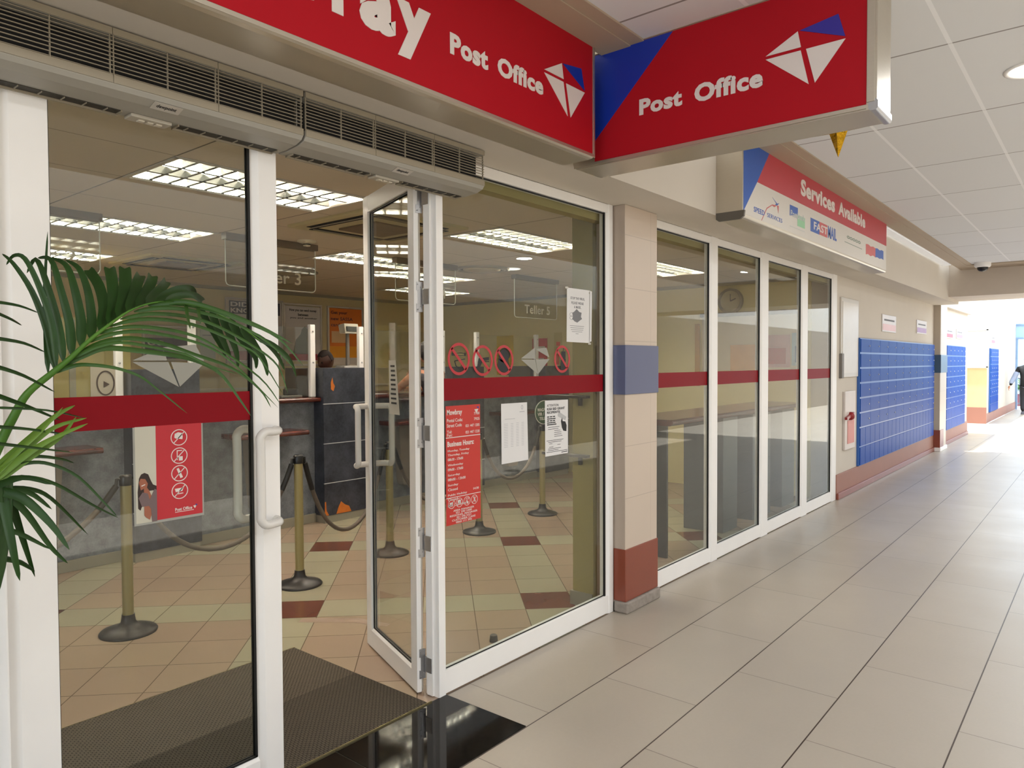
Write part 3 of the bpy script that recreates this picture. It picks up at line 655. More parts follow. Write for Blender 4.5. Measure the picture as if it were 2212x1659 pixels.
# hanging clear teller signs
def teller_sign(x0, z0, n, lab, w=.815):
    Y = 5.25; z1 = 2.56; o = thing('teller_sign', (x0+w/2, Y, z1), lab, 'sign', 'clear hanging teller signs')
    MB().prism([(x0, z1), (x0, z0+.03), (x0+.03, z0), (x0+w-.03, z0), (x0+w, z0+.03), (x0+w, z1)], lambda u, v, d: (u, Y+d, v), 0, .006).build('panel', GLASS2, o)
    e = MB(); P = [(x0, z1), (x0, z0+.03), (x0+.009, z0+.009), (x0+.03, z0), (x0+w-.03, z0), (x0+w-.009, z0+.009), (x0+w, z0+.03), (x0+w, z1)]
    e.tube([(a, Y+.003, b) for a, b in P], .004, 6).build('polished_edge', mat('glowing acrylic edge', 'b9b7a6', .2, emit=.12), o)  # faint glow put into the edge for light the acrylic catches
    MB().box(x0-.01, x0+w+.01, Y-.03, Y+.04, z1, CZ).build('ceiling_channel', mat('taupe aluminium channel', '6f6252', .5), o, bevel=.003)
    MB().text('Teller %d' % n, face_y(Y), x0+.183, x0+.67, z0+.05, z0+.150, .012, .001, .0005).build('lettering', mat('pale frosted lettering', 'cfc8ae', .5), o)
teller_sign(2.963, 2.21, 3, 'clear hanging acrylic sign reading Teller 3')
teller_sign(4.68, 2.21, 4, 'clear hanging acrylic sign half hidden by the open door leaf')
teller_sign(6.46, 2.13, 5, 'clear hanging acrylic sign reading Teller 5')
teller_sign(1.25, 2.21, 2, 'clear hanging acrylic sign left of the Teller 3 sign')

# ================================================================ teller counter
def rounded_top(mb, x0, x1, y0, y1, z0, z1):
    r = (z1-z0)/2; P = [(y1, z0), (y1, z1)]+[(y0+r-r*math.sin(PI*k/8), (z0+z1)/2+r*math.cos(PI*k/8)) for k in range(9)]
    mb.prism(P, lambda u, v, d: (x0+d, u, v), 0, x1-x0)
PIL = [(.76, 1.33, 'leftmost'), (2.61, 3.18, ''), (4.46, 5.03, ''), (6.31, 6.88, ''), (8.16, 8.73, '')]
plabel = ['dark slate counter partition at far left behind the palm', 'dark slate counter partition behind the closed door leaf', 'dark slate counter partition in the open doorway with torn orange patches',
          'dark slate counter partition behind the red opening hours notice', 'dark slate counter partition at the right end by the side wall']
for k, (a, b, _) in enumerate(PIL):
    o = thing('counter_partition', ((a+b)/2, 6.3, 0), plabel[k], 'counter partition', 'slate partitions between the teller bays')
    MB().box(a, b, 6.09, 6.75, .075, 1.565).build('panel', DARKLAM, o, bevel=.002)
    m = MB()
    for z in (.40, .80, 1.20): m.box(a-.001, b+.001, 6.0865, 6.10, z, z+.007)
    m.build('inlay_line', LINE, o)
    MB().box(a+.01, b-.01, 6.10, 6.75, 0, .075).build('skirting', SKIRT, o)
    if k == 2:
        or_ = mat('bare orange chipboard', 'b8651c', .7, var=.2, scale=20)
        MB().prism([(.14+a, .08), (.33+a, .08), (.30+a, .14), (.25+a, .16), (.20+a, .20), (.17+a, .15)], face_y(6.088), 0, .0015).prism([(a, .08), (a+.05, .08), (a+.02, .13), (a+.015, .22), (a, .22)], face_y(6.088), 0, .0015).build('chipped_patch', or_, o)
        MB().prism([(.09+a, 1.42), (.11+a, 1.47), (.12+a, 1.41), (.14+a, 1.38), (.12+a, 1.33), (.09+a, 1.35)], face_y(6.088), 0, .0012).build('chipped_patch', or_, o)
bays = [(-1.1, .76), (1.33, 2.61), (3.18, 4.46), (5.03, 6.31), (6.88, 8.16)]
blabel = ['grey laminate counter bay at the far left edge behind the palm stems', 'grey laminate counter bay behind the palm frond', 'grey laminate counter bay below the Teller 3 sign', 'grey laminate counter bay where the woman leans', 'grey laminate counter bay behind the two white notices']
for k, (a, b) in enumerate(bays):
    o = thing('counter_bay', ((a+b)/2, 6.5, 0), blabel[k], 'counter', 'laminate bays of the teller counter')
    MB().box(a, b, 6.25, 6.75, .09, 1.225).build('front_panel', GREYLAM, o)
    MB().box(a, b, 6.235, 6.75, 0, .09).build('skirting', SKIRT, o, bevel=.003)
    m = MB(); rounded_top(m, a, b, 6.13, 6.95, 1.225, 1.275); m.build('worktop', WOOD, o)
    m = MB(); cx = (a+b)/2
    rounded_top(m, cx-.36, cx+.36, 5.93, 6.25, .93, .975); m.build('writing_ledge', WOOD, o)
    MB().prism([(cx-.16, .93), (cx+.16, .93), (cx+.11, .28), (cx+.09, .24), (cx-.09, .24), (cx-.11, .28)], lambda u, v, d: (u, 6.15+d, v), 0, .10).build('ledge_bracket', mat('taupe laminate bracket', '7c7266', .5), o, bevel=.003)
# clear security screens with white uprights
for k, (a, b) in enumerate(bays[1:]):
    o = thing('security_screen', ((a+b)/2, 6.25, 1.275), ['clear security screen on the counter behind the palm frond', 'clear security screen on the counter left of the man', 'clear security screen on the counter in front of the woman', 'clear security screen on the counter at the right bay'][k], 'screen', 'clear screens on the teller counter')
    MB().box(a+.05, b-.05, 6.22, 6.226, 1.28, 1.97).build('panel', GLASS2, o)
    for xx in (a-.03, b-.075):
        MB().box(xx, xx+.06, 6.19, 6.24, 1.275, 2.0).build('upright', WHITE, o, bevel=.008, seg=3)
    m = MB()
    for xx in (a, b-.045):
        for zz in (1.62, 1.93): m.lathe([(.009, 0), (.009, -.006), (.002, -.008)], (xx, 6.19, zz), 10, 'y')
    m.build('screen_bolt', STEEL, o)
# ================================================================ things on and behind the counter
o = thing('counter_card_machine', (4.25, 6.32, 1.275), 'small grey card terminal on the counter beside the palm tip', 'card machine')
MB().box(4.08, 4.32, 6.24, 6.42, 1.275, 1.297).build('base', mat('pale grey plastic', 'a7a49b', .4), o, bevel=.006)
MB().box(4.17, 4.30, 6.27, 6.36, 1.297, 1.36).build('body', mat('dark grey plastic shell', '3b3d40', .4), o, bevel=.012)
o = thing('scale_display', (5.36, 6.85, 1.276), 'grey display head on a pole behind the counter, in front of the orange poster', 'display')
MB().box(5.24, 5.50, 6.76, 6.94, 1.276, 1.585).build('scale_base', mat('grey scale housing', '8c8c88', .4), o, bevel=.02)
MB().tube([(5.36, 6.85, 1.58), (5.36, 6.85, 1.96)], .022, 16).build('pole', mat('grey painted pole', '6b6660', .4), o)
m = MB().prism([(-.06, 0), (.05, 0), (.075, .10), (-.035, .115)], lambda u, v, d: (5.27+d, 6.83+u, 1.955+v), 0, .20).build('display_head', mat('cream display housing', 'c9c3b2', .35), o, bevel=.006)
MB().box(5.29, 5.45, 6.764, 6.80, 1.98, 2.035).build('display_window', mat('dark display window', '4a4c48', .2), o)
o = thing('page', (5.25, 6.2, 1.2755), 'white sheet of paper on the counter, left of the woman', 'paper')
MB().box(5.16, 5.34, 6.14, 6.30, 1.2755, 1.278).build('sheet', PAPER, o)

def poster(name, x0, x1, z0, z1, label, build, frame='b5aca0', Y=8.9):
    o = thing(name, ((x0+x1)/2, Y, z0), label, 'poster', 'framed posters on the back wall')
    fs = face_y(Y-.02); t = .028
    MB().rect(x0, x1, z0, z0+t, fs, -.02, .012).rect(x0, x1, z1-t, z1, fs, -.02, .012).rect(x0, x0+t, z0+t, z1-t, fs, -.02, .012).rect(x1-t, x1, z0+t, z1-t, fs, -.02, .012).build('frame', mat('silver snap frame', frame, .35, metal=.4), o, bevel=.004)
    build(o, fs); return o
def pb1(o, fs):   # DID YOU KNOW
    MB().rect(5.03, 5.82, 1.65, 2.45, fs, -.01, 0).build('sheet', mat('grey poster paper', 'bdb5ad', .5), o)
    MB().rect(5.05, 5.80, 2.27, 2.44, fs, 0, .001).build('heading_panel', mat('navy panel', '3a3a48', .5), o)
    MB().text('DID YOU', fs, 5.07, 5.70, 2.365, 2.425, .03, .001, .001).text('KNOW', fs, 5.07, 5.48, 2.285, 2.345, .03, .001, .001).build('lettering', OFFW, o)
    MB().rect(5.05, 5.80, 1.66, 1.78, fs, 0, .001).build('footer', mat('dull red panel', '8a3038', .5), o)
poster('poster', 5.0, 5.85, 1.62, 2.48, 'framed grey poster headed DID YOU KNOW at left of the back wall posters', pb1)
def pb2(o, fs):
    MB().rect(5.88, 6.46, 1.65, 2.42, fs, -.01, 0).build('sheet', mat('pale lilac grey paper', 'c9c2bd', .5), o)
    t = MB().text('How you can send money', fs, 5.95, 6.40, 2.34, 2.385, .03, .001, 0).text('between', fs, 6.09, 6.26, 2.285, 2.325, .03, .001, 0).text('you and another', fs, 5.96, 6.41, 2.24, 2.27, .02, .001, 0)
    t.build('lettering', BLACKI, o)
    MB().prism([(6.0, 1.75), (6.05, 1.95), (6.13, 2.03), (6.15, 2.10), (6.20, 2.14), (6.25, 2.10), (6.26, 2.03), (6.33, 1.95), (6.36, 1.75)], fs, 0, .001).build('figure', mat('grey green figure', '6d6f63', .6), o)
    MB().rect(5.94, 6.41, 1.66, 1.75, fs, 0, .0015).build('footer', mat('crimson panel', '8c1c28', .5), o)
poster('poster', 5.85, 6.49, 1.58, 2.46, 'framed pale poster about sending money, right of the closed leaf post', pb2)
def pb3(o, fs):
    MB().rect(6.62, 7.22, 1.70, 2.43, fs, -.01, 0).build('sheet', mat('orange poster print', 'c7671a', .5, var=.1, scale=2), o)
    MB().text('Get your', fs, 6.65, 6.95, 2.33, 2.39, .03, .001, 0).text('new SASSA', fs, 6.65, 7.05, 2.25, 2.30, .03, .001, 0).text('card now.', fs, 6.65, 7.02, 2.16, 2.21, .03, .001, 0).build('lettering', mat('maroon print', '4a160c', .5), o)
    MB().rect(6.66, 6.92, 1.92, 2.09, fs, 0, .001).build('card_picture', mat('cream picture panel', 'd0a878', .5), o)
    MB().rect(6.62, 7.22, 1.70, 1.87, fs, 0, .0008).build('lower_band', mat('amber band', 'd08a20', .5), o)
    MB().rect(6.62, 7.22, 1.60, 1.70, fs, -.01, .0012).build('footer', mat('white footer strip', 'b9aea2', .5), o)
poster('poster', 6.59, 7.25, 1.57, 2.46, 'framed orange poster reading Get your new SASSA card now', pb3)
def pb4(o, fs):
    MB().rect(3.97, 4.57, 1.68, 2.05, fs, -.01, 0).build('sheet', mat('dark poster print', '4a4450', .5), o)
    MB().rect(3.97, 4.57, 1.93, 2.05, fs, 0, .001).build('heading_panel', mat('pale panel', 'a8a098', .5), o)
    MB().text('GO', fs, 4.0, 4.2, 1.84, 1.90, .03, .001, 0).build('lettering', OFFW, o)
poster('poster', 3.94, 4.60, 1.65, 2.08, 'framed dark poster low on the back wall behind the frosted kite', pb4)
o = thing('notice', (4.75, 8.89, 1.7), 'plain pale notice on the back wall right of the white upright', 'notice', 'plain paper notices on the back wall')
MB().rect(4.66, 4.86, 1.68, 2.05, face_y(8.895), 0, .002).build('sheet', mat('pale grey paper', 'a9a79c', .6), o)
MB().rect(4.69, 4.81, 1.97, 1.985, face_y(8.893), 0, .0006).build('print_line', GREYI, o)
# white rail along the back wall and low strip
MB().box(-2, 8.8, 8.87, 8.9, 1.27, 1.30).build('trim_9', mat('white dado rail', 'c3bca6', .5), **ST)
# ochre cupboard behind the counter at the left
o = thing('cupboard', (2.4, 7.3, 0), 'tall ochre yellow cupboard behind the counter, left of the frosted kite', 'cupboard')
MB().box(2.30, 3.00, 7.0, 7.5, 0, 2.02).build('body', YELLOW, o, bevel=.004)
MB().box(2.48, 2.53, 6.985, 7.0, .05, 2.0).build('door_gap', mat('pale door edge', 'b8b39b', .5), o)
o = thing('cupboard', (.9, 7.3, 0), 'low ochre yellow cupboard behind the counter at the far left', 'cupboard')
MB().box(-.1, 2.05, 7.0, 7.5, 0, 2.0).build('body', YELLOW, o, bevel=.004)
MB().box(.9, .93, 6.985, 7.0, .05, 1.98).build('door_gap', mat('pale door edge', 'b8b39b', .5), o)
# ================================================================ stanchions and ropes
PO = [(1.905, 4.545), (3.105, 4.547), (4.10, 4.70), (5.15, 4.63), (6.20, 4.67)]
def stanchion(x, y, label):
    o = thing('queue_post', (x, y, 0), label, 'queue post', 'queue barrier posts')
    MB().lathe([(.158, 0), (.160, .008), (.152, .018), (.10, .032), (.06, .045), (.042, .065), (.036, .10), (.036, .11)], (x, y, 0), 40).build('base', BASEM, o)
    MB().lathe([(.031, .10), (.031, .895)], (x, y, 0), 28).build('pole', POLE, o)
    MB().lathe([(.034, .885), (.036, .893), (.036, .935), (.031, .947), (.001, .949)], (x, y, 0), 28).build('cap', BLACK, o, )
    m = MB()
    for s in (-1, 1):
        m.tube([(x+s*.032, y, .925), (x+s*.052, y, .925), (x+s*.056, y, .884)], .010, 10)
    m.build('rope_hook', BLACK, o); return o
first = stanchion(*PO[0], 'queue post nearest the glass of the closed leaf, its dull base on a pink tile')
plab = ['queue post standing in the open doorway with a black base', 'queue post seen through the glass of the open leaf', 'queue post behind the red opening hours notice', 'queue post at right behind the white grant notice']
for (x, y), l in zip(PO[1:], plab): copy_tree(first, (x, y, 0), l)
def rope(p, q, zl, label, z0=.885, z1=.885):
    p = Vector(p); q = Vector(q); N = 26; P = []
    h = max(z0, z1)-zl
    for i in range(N+1):
        t = i/N; v = p.lerp(q, t); base = z0+(z1-z0)*t; c = (math.cosh(2.2*(2*t-1))-1)/(math.cosh(2.2)-1); P.append((v.x, v.y, base-h*(1-c)))
    o = thing('barrier_rope', (p+q)/2, label, 'rope', 'ropes slung between the queue posts')
    MB().tube(P, [.0155+(.0012 if i % 2 else 0) for i in range(N+1)], 12).build('rope', ROPE, o)
    MB().tube(P[:3], .019, 12).build('end_ferrule', BLACK, o); MB().tube(P[-3:], .019, 12).build('end_ferrule', BLACK, o)
rl = ['black queue rope rising to the left post through the palm leaves', 'queue rope sagging between the two nearest posts', 'queue rope sagging low in the open doorway', 'queue rope behind the open door leaf and its jamb', 'pale queue rope sagging behind the two white notices']
rope((.30, 4.0, 0), (PO[0][0]-.056, PO[0][1], 0), .55, rl[0], z0=.885)
for k, zl in enumerate((.39, .31, .38, .45)): rope((PO[k][0]+.056, PO[k][1], 0), (PO[k+1][0]-.056, PO[k+1][1], 0), zl, rl[k+1])
copy_tree(first, (.244, 3.99, 0), 'queue post at the far left, hidden behind the door frame')

# ================================================================ entrance mat
o = thing('entrance_mat', (1.2, 3.0, 0), 'dark ribbed entrance mat with thin brass edging in the doorway', 'mat')
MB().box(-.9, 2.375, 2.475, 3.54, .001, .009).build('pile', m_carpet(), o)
MB().box(-.9, 2.38, 3.54, 3.544, .001, .010).box(-.9, 2.40, 2.464, 2.468, .001, .010).build('edging', BRASS, o)
# door stop on the floor
o = thing('door_stop', (3.16, 2.735, 0), 'small grey rubber door stop on the tiles behind the fixed window', 'door stop')
MB().lathe([(.024, 0), (.024, .006), (.021, .036), (.018, .040), (.001, .040)], (3.16, 2.735, 0), 20).build('buffer', mat('grey rubber', '4e4740', .6), o)
# worn strips of floor tape
o = tag(MB().prism([(2.64, 3.89), (2.70, 3.93), (2.92, 3.66), (2.98, 3.42), (2.93, 3.40), (2.85, 3.62)], lambda u, v, d: (u, v, .0004+d), 0, .0006).build('floor_tape', mat('worn translucent tape', '96806e', .5)), 'worn strip of floor tape across the dark red tile behind the mat', 'tape')

# ================================================================ writing desk behind the far panes
o = thing('writing_desk', (7.0, 2.95, 0), 'long writing desk with brown top and grey pedestals behind the four panes', 'desk')
m = MB(); rounded_top(m, 5.35, 8.6, 2.72, 3.25, 1.09, 1.14); m.build('worktop', WOOD, o)
for a, b in ((6.52, 6.86), (7.25, 7.75), (8.1, 8.5)): MB().box(a, b, 2.8, 3.2, .0, 1.09).build('pedestal', mat('grey blue laminate pedestal', '5f6265', .4, var=.08), o, bevel=.004)
MB().box(5.40, 5.425, 2.8, 3.2, 0, 1.09).build('leg_panel', mat('dark grey laminate', '3b3b3d', .4), o)
o = thing('notice_board', (8.89, 3.3, 1.5), 'white notice board with dark top edge on the yellow side wall', 'notice board')
fx = face_x(8.9)
MB().rect(-4.1, -2.78, 1.50, 2.18, fx, 0, .02).build('board', mat('cream pinboard', 'c9bda6', .6), o, bevel=.002)
MB().rect(-4.12, -2.78, 2.18, 2.23, fx, 0, .05).build('top_rail', mat('dark taupe rail', '4c3f36', .5), o)
for (a, b, c, d, col, lab) in ((-3.72, -3.32, 1.50, 1.82, 'c79a6a', 'pale orange leaflet poster on the notice board'), (-4.2, -4.13, 1.3, 2.1, 'a87c34', 'brown strip poster beside the notice board'),
    (-3.28, -2.98, 1.54, 1.93, 'b58a90', 'pink leaflet poster on the notice board'), (-2.96, -2.8, 1.56, 1.95, '9fc3d8', 'light blue leaflet poster at the right of the notice board')):
    o = thing('leaflet', (8.87, -(a+b)/2, c), lab, 'leaflet', 'leaflets on the notice board'); MB().rect(a, b, c, d, fx, .021, .024).build('sheet', mat('leaflet '+col, col, .5, var=.12, scale=8), o)
    if col in ('b58a90', '9fc3d8'): MB().rect(a+.04, b-.05, c+.04, c+(d-c)*.6, fx, .024, .026).build('printed_panel', mat('leaflet panel '+col, 'a23a48' if col[0] == 'b' else '2a6fa4', .5), o)
o = thing('wall_clock', (8.86, 3.75, 2.38), 'round grey wall clock high on the yellow side wall', 'clock')
MB().ring(-3.72, 2.37, .16, .16, .03, fx, 0, .05).build('rim', mat('grey clock rim', '6e6656', .4), o); MB().disc(-3.72, 2.37, .14, .14, fx, 0, .03).build('dial', mat('pale dial', 'b8ae8e', .5), o)
MB().bar2((-3.72, 2.37), (-3.72, 2.46), .01, fx, .03, .035).bar2((-3.72, 2.37), (-3.65, 2.40), .012, fx, .03, .035).build('hand', BLACKI, o)
# posters on the side wall seen through the fixed window
for (a, b, c, d, col, pc, lab) in ((-7.60, -7.26, 1.42, 2.04, 'd2b42a', '1c1a12', 'yellow poster with a black figure on the side wall'), (-6.88, -6.60, 1.42, 1.98, 'b8333c', 'd9cfc8', 'red poster with white panels on the side wall'),
      (-6.47, -6.32, 1.48, 2.06, 'cfc08a', 'c9503e', 'narrow cream and yellow poster beside the red poster')):
    o = thing('poster', (8.9, -(a+b)/2, c), lab, 'poster', 'posters on the side wall'); MB().rect(a, b, c, d, fx, 0, .006).build('sheet', mat('poster '+col, col, .5), o)
    if 'black' in lab: MB().disc((a+b)/2+.0, c+.33, .11, .10, fx, .006, .007).prism([(a+.06, c), (a+.05, c+.2), (a+.12, c+.27), (b-.10, c+.25), (b-.06, c+.05), (b-.06, c)], fx, .006, .008).build('printed_figure', mat('poster ink '+pc, pc, .5), o)
    else: MB().rect(a+.04, b-.04, c+.38, c+.44, fx, .006, .007).rect(a+.04, b-.06, c+.1, c+.26, fx, .006, .007).build('printed_panel', mat('poster ink '+pc, pc, .5), o)
# dark window ledges beside the olive pier
for z, lab in ((.985, 'lower dark shelf edge on the pier behind the white grant notice'), (1.372, 'upper dark shelf edge on the pier just below the red strip')):
    o = thing('wall_shelf', (4.0, 2.8, z), lab, 'shelf', 'dark shelves on the olive pier')
    MB().box(3.955, 3.995, 2.62, 2.985, z, z+.018).build('shelf_board', mat('dark brown shelf', '2a211b', .4), o, bevel=.002)
    MB().box(3.975, 3.999, 2.68, 2.70, z-.05, z).build('bracket', BLACK, o)
# green teller disc on a post
o = thing('queue_sign', (PO[4][0], 4.62, .95), 'round dark green queue sign standing on the right post', 'sign')
fs = face_y(4.60)
MB().tube([(6.20, 4.63, .945), (6.20, 4.63, 1.0)], .008, 8).build('stem', BLACK, o)
MB().disc(6.13, 1.09, .155, .125, fs, 0, .008).build('disc', mat('dark green enamel', '24452c', .4), o)
MB().ring(6.13, 1.09, .155, .125, .006, fs, .008, .010).text('WAG/WAIT', fs, 6.015, 6.245, 1.10, 1.135, .02, .001, .008).text('VIR / FOR', fs, 6.02, 6.24, 1.055, 1.09, .02, .001, .008).text('TELLER', fs, 6.05, 6.21, 1.01, 1.042, .02, .001, .008).build('lettering', OFFW, o)
# ================================================================ vinyl and notices on the glass
G0 = face_y(2.4895)
def decal(name, label, cat, loc, group=None): return thing(name, loc, label, cat, group)
def slab(mb, x0, x1, z0=1.422, z1=1.528): return mb.rect(x0, x1, z0, z1, G0, 0, .0012)
for a, b, lab in ((.833, 1.505, 'dark red vinyl strip across the closed door leaf'), (2.50, 3.955, 'dark red vinyl strip across the big fixed window'), (4.525, 5.49, 'dark red vinyl strip on the first pane past the tiled column'),
                  (5.635, 6.57, 'dark red vinyl strip on the second pane past the tiled column'), (6.76, 7.695, 'dark red vinyl strip on the third pane past the tiled column'), (7.89, 8.75, 'dark red vinyl strip on the last pane before the locker wall'), (-.6, .66, 'dark red vinyl strip on the pane left of the door frame')):
    z0, z1 = (1.395, 1.502) if b < 2 else (1.422, 1.529)
    tag(MB().rect(a, b, z0, z1, G0, 0, .0012).build('window_strip', STRIPRED), lab, 'window strip', 'red manifestation strips on the shopfront glass')
# prohibition roundels
o_ = ((2.625, 1.624, .079, .080, 'smoke'), (2.801, 1.616, .078, .079, 'gun'), (2.970, 1.618, .078, .080, 'helmet'), (3.500, 1.625, .079, .080, 'phone'))
lab = {'smoke': 'red no smoking sticker, leftmost on the fixed window', 'gun': 'red no firearms sticker, second from the left on the fixed window', 'helmet': 'red no helmets sticker over the yellow poster', 'phone': 'red no cell phones sticker by the white mask notice'}
for cx, cz, ru, rv, k in o_:
    o = thing('prohibition_sticker', (cx, 2.488, cz), lab[k], 'sticker', 'round prohibition stickers')
    m = MB()
    if k == 'smoke':
        m.rect(cx-.050, cx-.02, cz+.016, cz+.030, G0).ring(cx+.01, cz+.023, .035, .008, .003, G0, n=20).rect(cx+.040, cx+.05, cz+.015, cz+.031, G0)
        for a, b in (((-.03, -.01), (.02, -.004)), ((-.03, -.01), (-.02, -.035)), ((-.02, -.035), (.01, -.05)), ((.01, -.05), (.02, -.03)), ((.02, -.004), (.045, .0))): m.bar2((cx+a[0], cz+a[1]), (cx+b[0], cz+b[1]), .005, G0)
    if k == 'gun': m.prism([(cx-.03, cz+.012), (cx+.05, cz+.018), (cx+.05, cz+.002), (cx+.0, cz-.002), (cx-.02, cz-.035), (cx-.042, cz-.035)], G0, 0, .001).rect(cx+.0, cx+.05, cz-.008, cz-.003, G0)
    if k == 'helmet': m.disc(cx+.0, cz+.022, .042, .034, G0).prism([(cx-.045, cz+.01), (cx-.05, cz-.03), (cx-.03, cz-.06), (cx+.03, cz-.065), (cx+.045, cz-.03), (cx+.01, cz-.005)], G0, 0, .001)
    if k == 'phone': m.rect(cx-.006, cx+.035, cz+.0, cz+.045, G0).prism([(cx-.015, cz-.03), (cx-.012, cz-.062), (cx+.03, cz-.062), (cx+.038, cz+.0), (cx-.008, cz+.0)], G0, 0, .001).bar2((cx+.01, cz+.045), (cx+.012, cz+.066), .006, G0)
    m.build('pictogram', BLACKI, o)
    MB().ring(cx, cz, ru, rv, .014, G0, .001, .0022, 48).bar2((cx-ru*.66, cz+rv*.66), (cx+ru*.66, cz-rv*.66), .015, G0, .001, .0022).build('red_ring', mat('signal red vinyl', 'b5222c', .4), o)
# frosted kites
o = thing('kite_decal', (1.2, 2.488, 1.6), 'grey frosted kite emblem on the closed door leaf above the red strip', 'window emblem', 'frosted kite emblems')
m = MB()
for P in ([(1.138, 1.645), (1.071, 1.616), (1.186, 1.616), (1.176, 1.648)], [(1.071, 1.611), (1.190, 1.611), (1.225, 1.525)], [(1.199, 1.611), (1.318, 1.606), (1.229, 1.526)], [(1.172, 1.660), (1.286, 1.672), (1.317, 1.614)]): m.prism(P, G0, 0, .001)
m.build('kite_shape', FROST, o)
o = thing('kite_decal', (3.25, 2.488, 1.62), 'grey frosted kite emblem on the fixed window over the red poster', 'window emblem', 'frosted kite emblems')
m = MB()
for P in ([(3.115, 1.627), (3.238, 1.688), (3.240, 1.626)], [(3.115, 1.622), (3.240, 1.621), (3.266, 1.539)], [(3.246, 1.621), (3.378, 1.626), (3.268, 1.54)], [(3.242, 1.680), (3.348, 1.690), (3.374, 1.634)]): m.prism(P, G0, 0, .001)
m.build('kite_shape', FROST, o)
def prohib(m, cx, cz, r, kind, fn, d):
    m.ring(cx, cz, r, r*.97, r*.10, fn, d, d+.0008, 32).bar2((cx-r*.66, cz-r*.66), (cx+r*.66, cz+r*.66), r*.10, fn, d, d+.0008)
    P = lambda *q: [(cx+a*r, cz+b*r) for a, b in q]
    if kind == 0: m.prism(P((-.55, .0), (-.5, .45), (-.1, .62), (.35, .5), (.45, .1), (.4, -.25), (-.4, -.1)), fn, d, d+.0008)
    if kind == 1: m.prism(P((-.3, .65), (.35, .65), (.35, .55), (-.2, .55), (-.2, -.5), (-.3, -.5)), fn, d, d+.0008).rect(cx-.05*r, cx+.4*r, cz-.6*r, cz-.1*r, fn, d, d+.0008)
    if kind == 2: m.prism(P((-.35, .55), (-.1, .65), (.4, -.5), (.1, -.6)), fn, d, d+.0008)
    if kind == 3: m.prism(P((-.6, .3), (.45, .35), (.3, -.05), (-.5, -.1)), fn, d, d+.0008).bar2((cx-.4*r, cz-.35*r), (cx+.4*r, cz-.3*r), r*.1, fn, d, d+.0008)
# red and white safety poster on the closed leaf
o = thing('safety_poster', (1.19, 2.487, 1.075), 'white and red poster of a smiling woman and four prohibition signs on the closed leaf', 'poster')
MB().rect(1.068, 1.308, 1.068, 1.402, G0, 0, .0008).build('clear_sleeve', mat('cloudy plastic sleeve', '9a9a92', .3), o)
MB().rect(1.074, 1.142, 1.075, 1.396, G0, .0008, .0018).build('white_panel', mat('off white poster paper', 'c0bcab', .45), o)
MB().rect(1.142, 1.302, 1.077, 1.396, G0, .0008, .0018).build('red_panel', mat('poster red', 'b81f2c', .35, var=.04), o)
m = MB()
for k, z in enumerate((1.351, 1.288, 1.227, 1.166)): prohib(m, 1.2215, z, .029, k, G0, .0018)
m.text('Post Office', G0, 1.204, 1.264, 1.097, 1.108, .02, .0008, .0018).rect(1.204, 1.270, 1.0925, 1.0945, G0, .0018, .0024)
m.prism([(1.268, 1.107), (1.282, 1.110), (1.274, 1.098)], G0, .0018, .0026); m.build('printed_icons', OFFW, o)
MB().prism([(1.276, 1.113), (1.284, 1.110), (1.278, 1.105)], G0, .0018, .0026).build('emblem_corner', BLUE, o)
MB().prism([(1.085, 1.225), (1.092, 1.238), (1.103, 1.242), (1.115, 1.236), (1.123, 1.215), (1.130, 1.20), (1.142, 1.194), (1.142, 1.18), (1.105, 1.18), (1.10, 1.15), (1.088, 1.118), (1.081, 1.125), (1.080, 1.18)], G0, .0018, .0024).build('figure_hair', mat('dark brown print', '2a1712', .5), o)
MB().prism([(1.084, 1.212), (1.090, 1.224), (1.105, 1.221), (1.113, 1.205), (1.110, 1.192), (1.118, 1.180), (1.125, 1.16), (1.142, 1.155), (1.142, 1.125), (1.125, 1.12), (1.124, 1.10), (1.118, 1.083), (1.106, 1.092), (1.10, 1.10), (1.10, 1.16), (1.10, 1.19), (1.090, 1.185)], G0, .0024, .003).build('figure_skin', mat('warm skin print', '9a5b42', .5), o)
MB().prism([(1.082, 1.16), (1.095, 1.178), (1.112, 1.172), (1.118, 1.15), (1.135, 1.185), (1.142, 1.18), (1.142, 1.075), (1.125, 1.075), (1.122, 1.12), (1.115, 1.13), (1.092, 1.13)], G0, .003, .0036).build('figure_top', mat('mauve grey print', '6d5a5a', .5), o)
MB().bar2((1.092, 1.199), (1.104, 1.203), .003, G0, .003, .0036).build('figure_smile', OFFW, o)
# red opening hours notice
o = thing('opening_hours_notice', (2.654, 2.487, .81), 'tall red Mowbray opening hours notice on the fixed window by the jamb', 'notice')
MB().rect(2.530, 2.779, .812, 1.395, G0, 0, .001).build('sheet', mat('orange red vinyl sheet', 'c02a20', .4, var=.03), o)
m = MB(); T = lambda s, a, b, z, h, bo=.01: m.text(s, G0, 2.530+a, 2.530+b, z-h, z, bo, .0008, .001)
T('Mowbray', .008, .115, 1.377, .034, .03); T('Postal Code:', .008, .118, 1.333, .017); T('Street Code', .008, .112, 1.308, .017); T('Tel:', .008, .042, 1.308-.034+.002, .015) 
T('Fax:', .008, .045, 1.252+.008, .014); T('7700', .202, .243, 1.357, .014); T('7925', .202, .243, 1.329, .014); T('021 447 1205', .140, .243, 1.298, .014); T('021 447 1220', .140, .243, 1.266, .014)
m.rect(2.530, 2.779, 1.2385, 1.2425, G0, .001, .0018)
T('Business Hours:', .010, .200, 1.222, .026, .03)
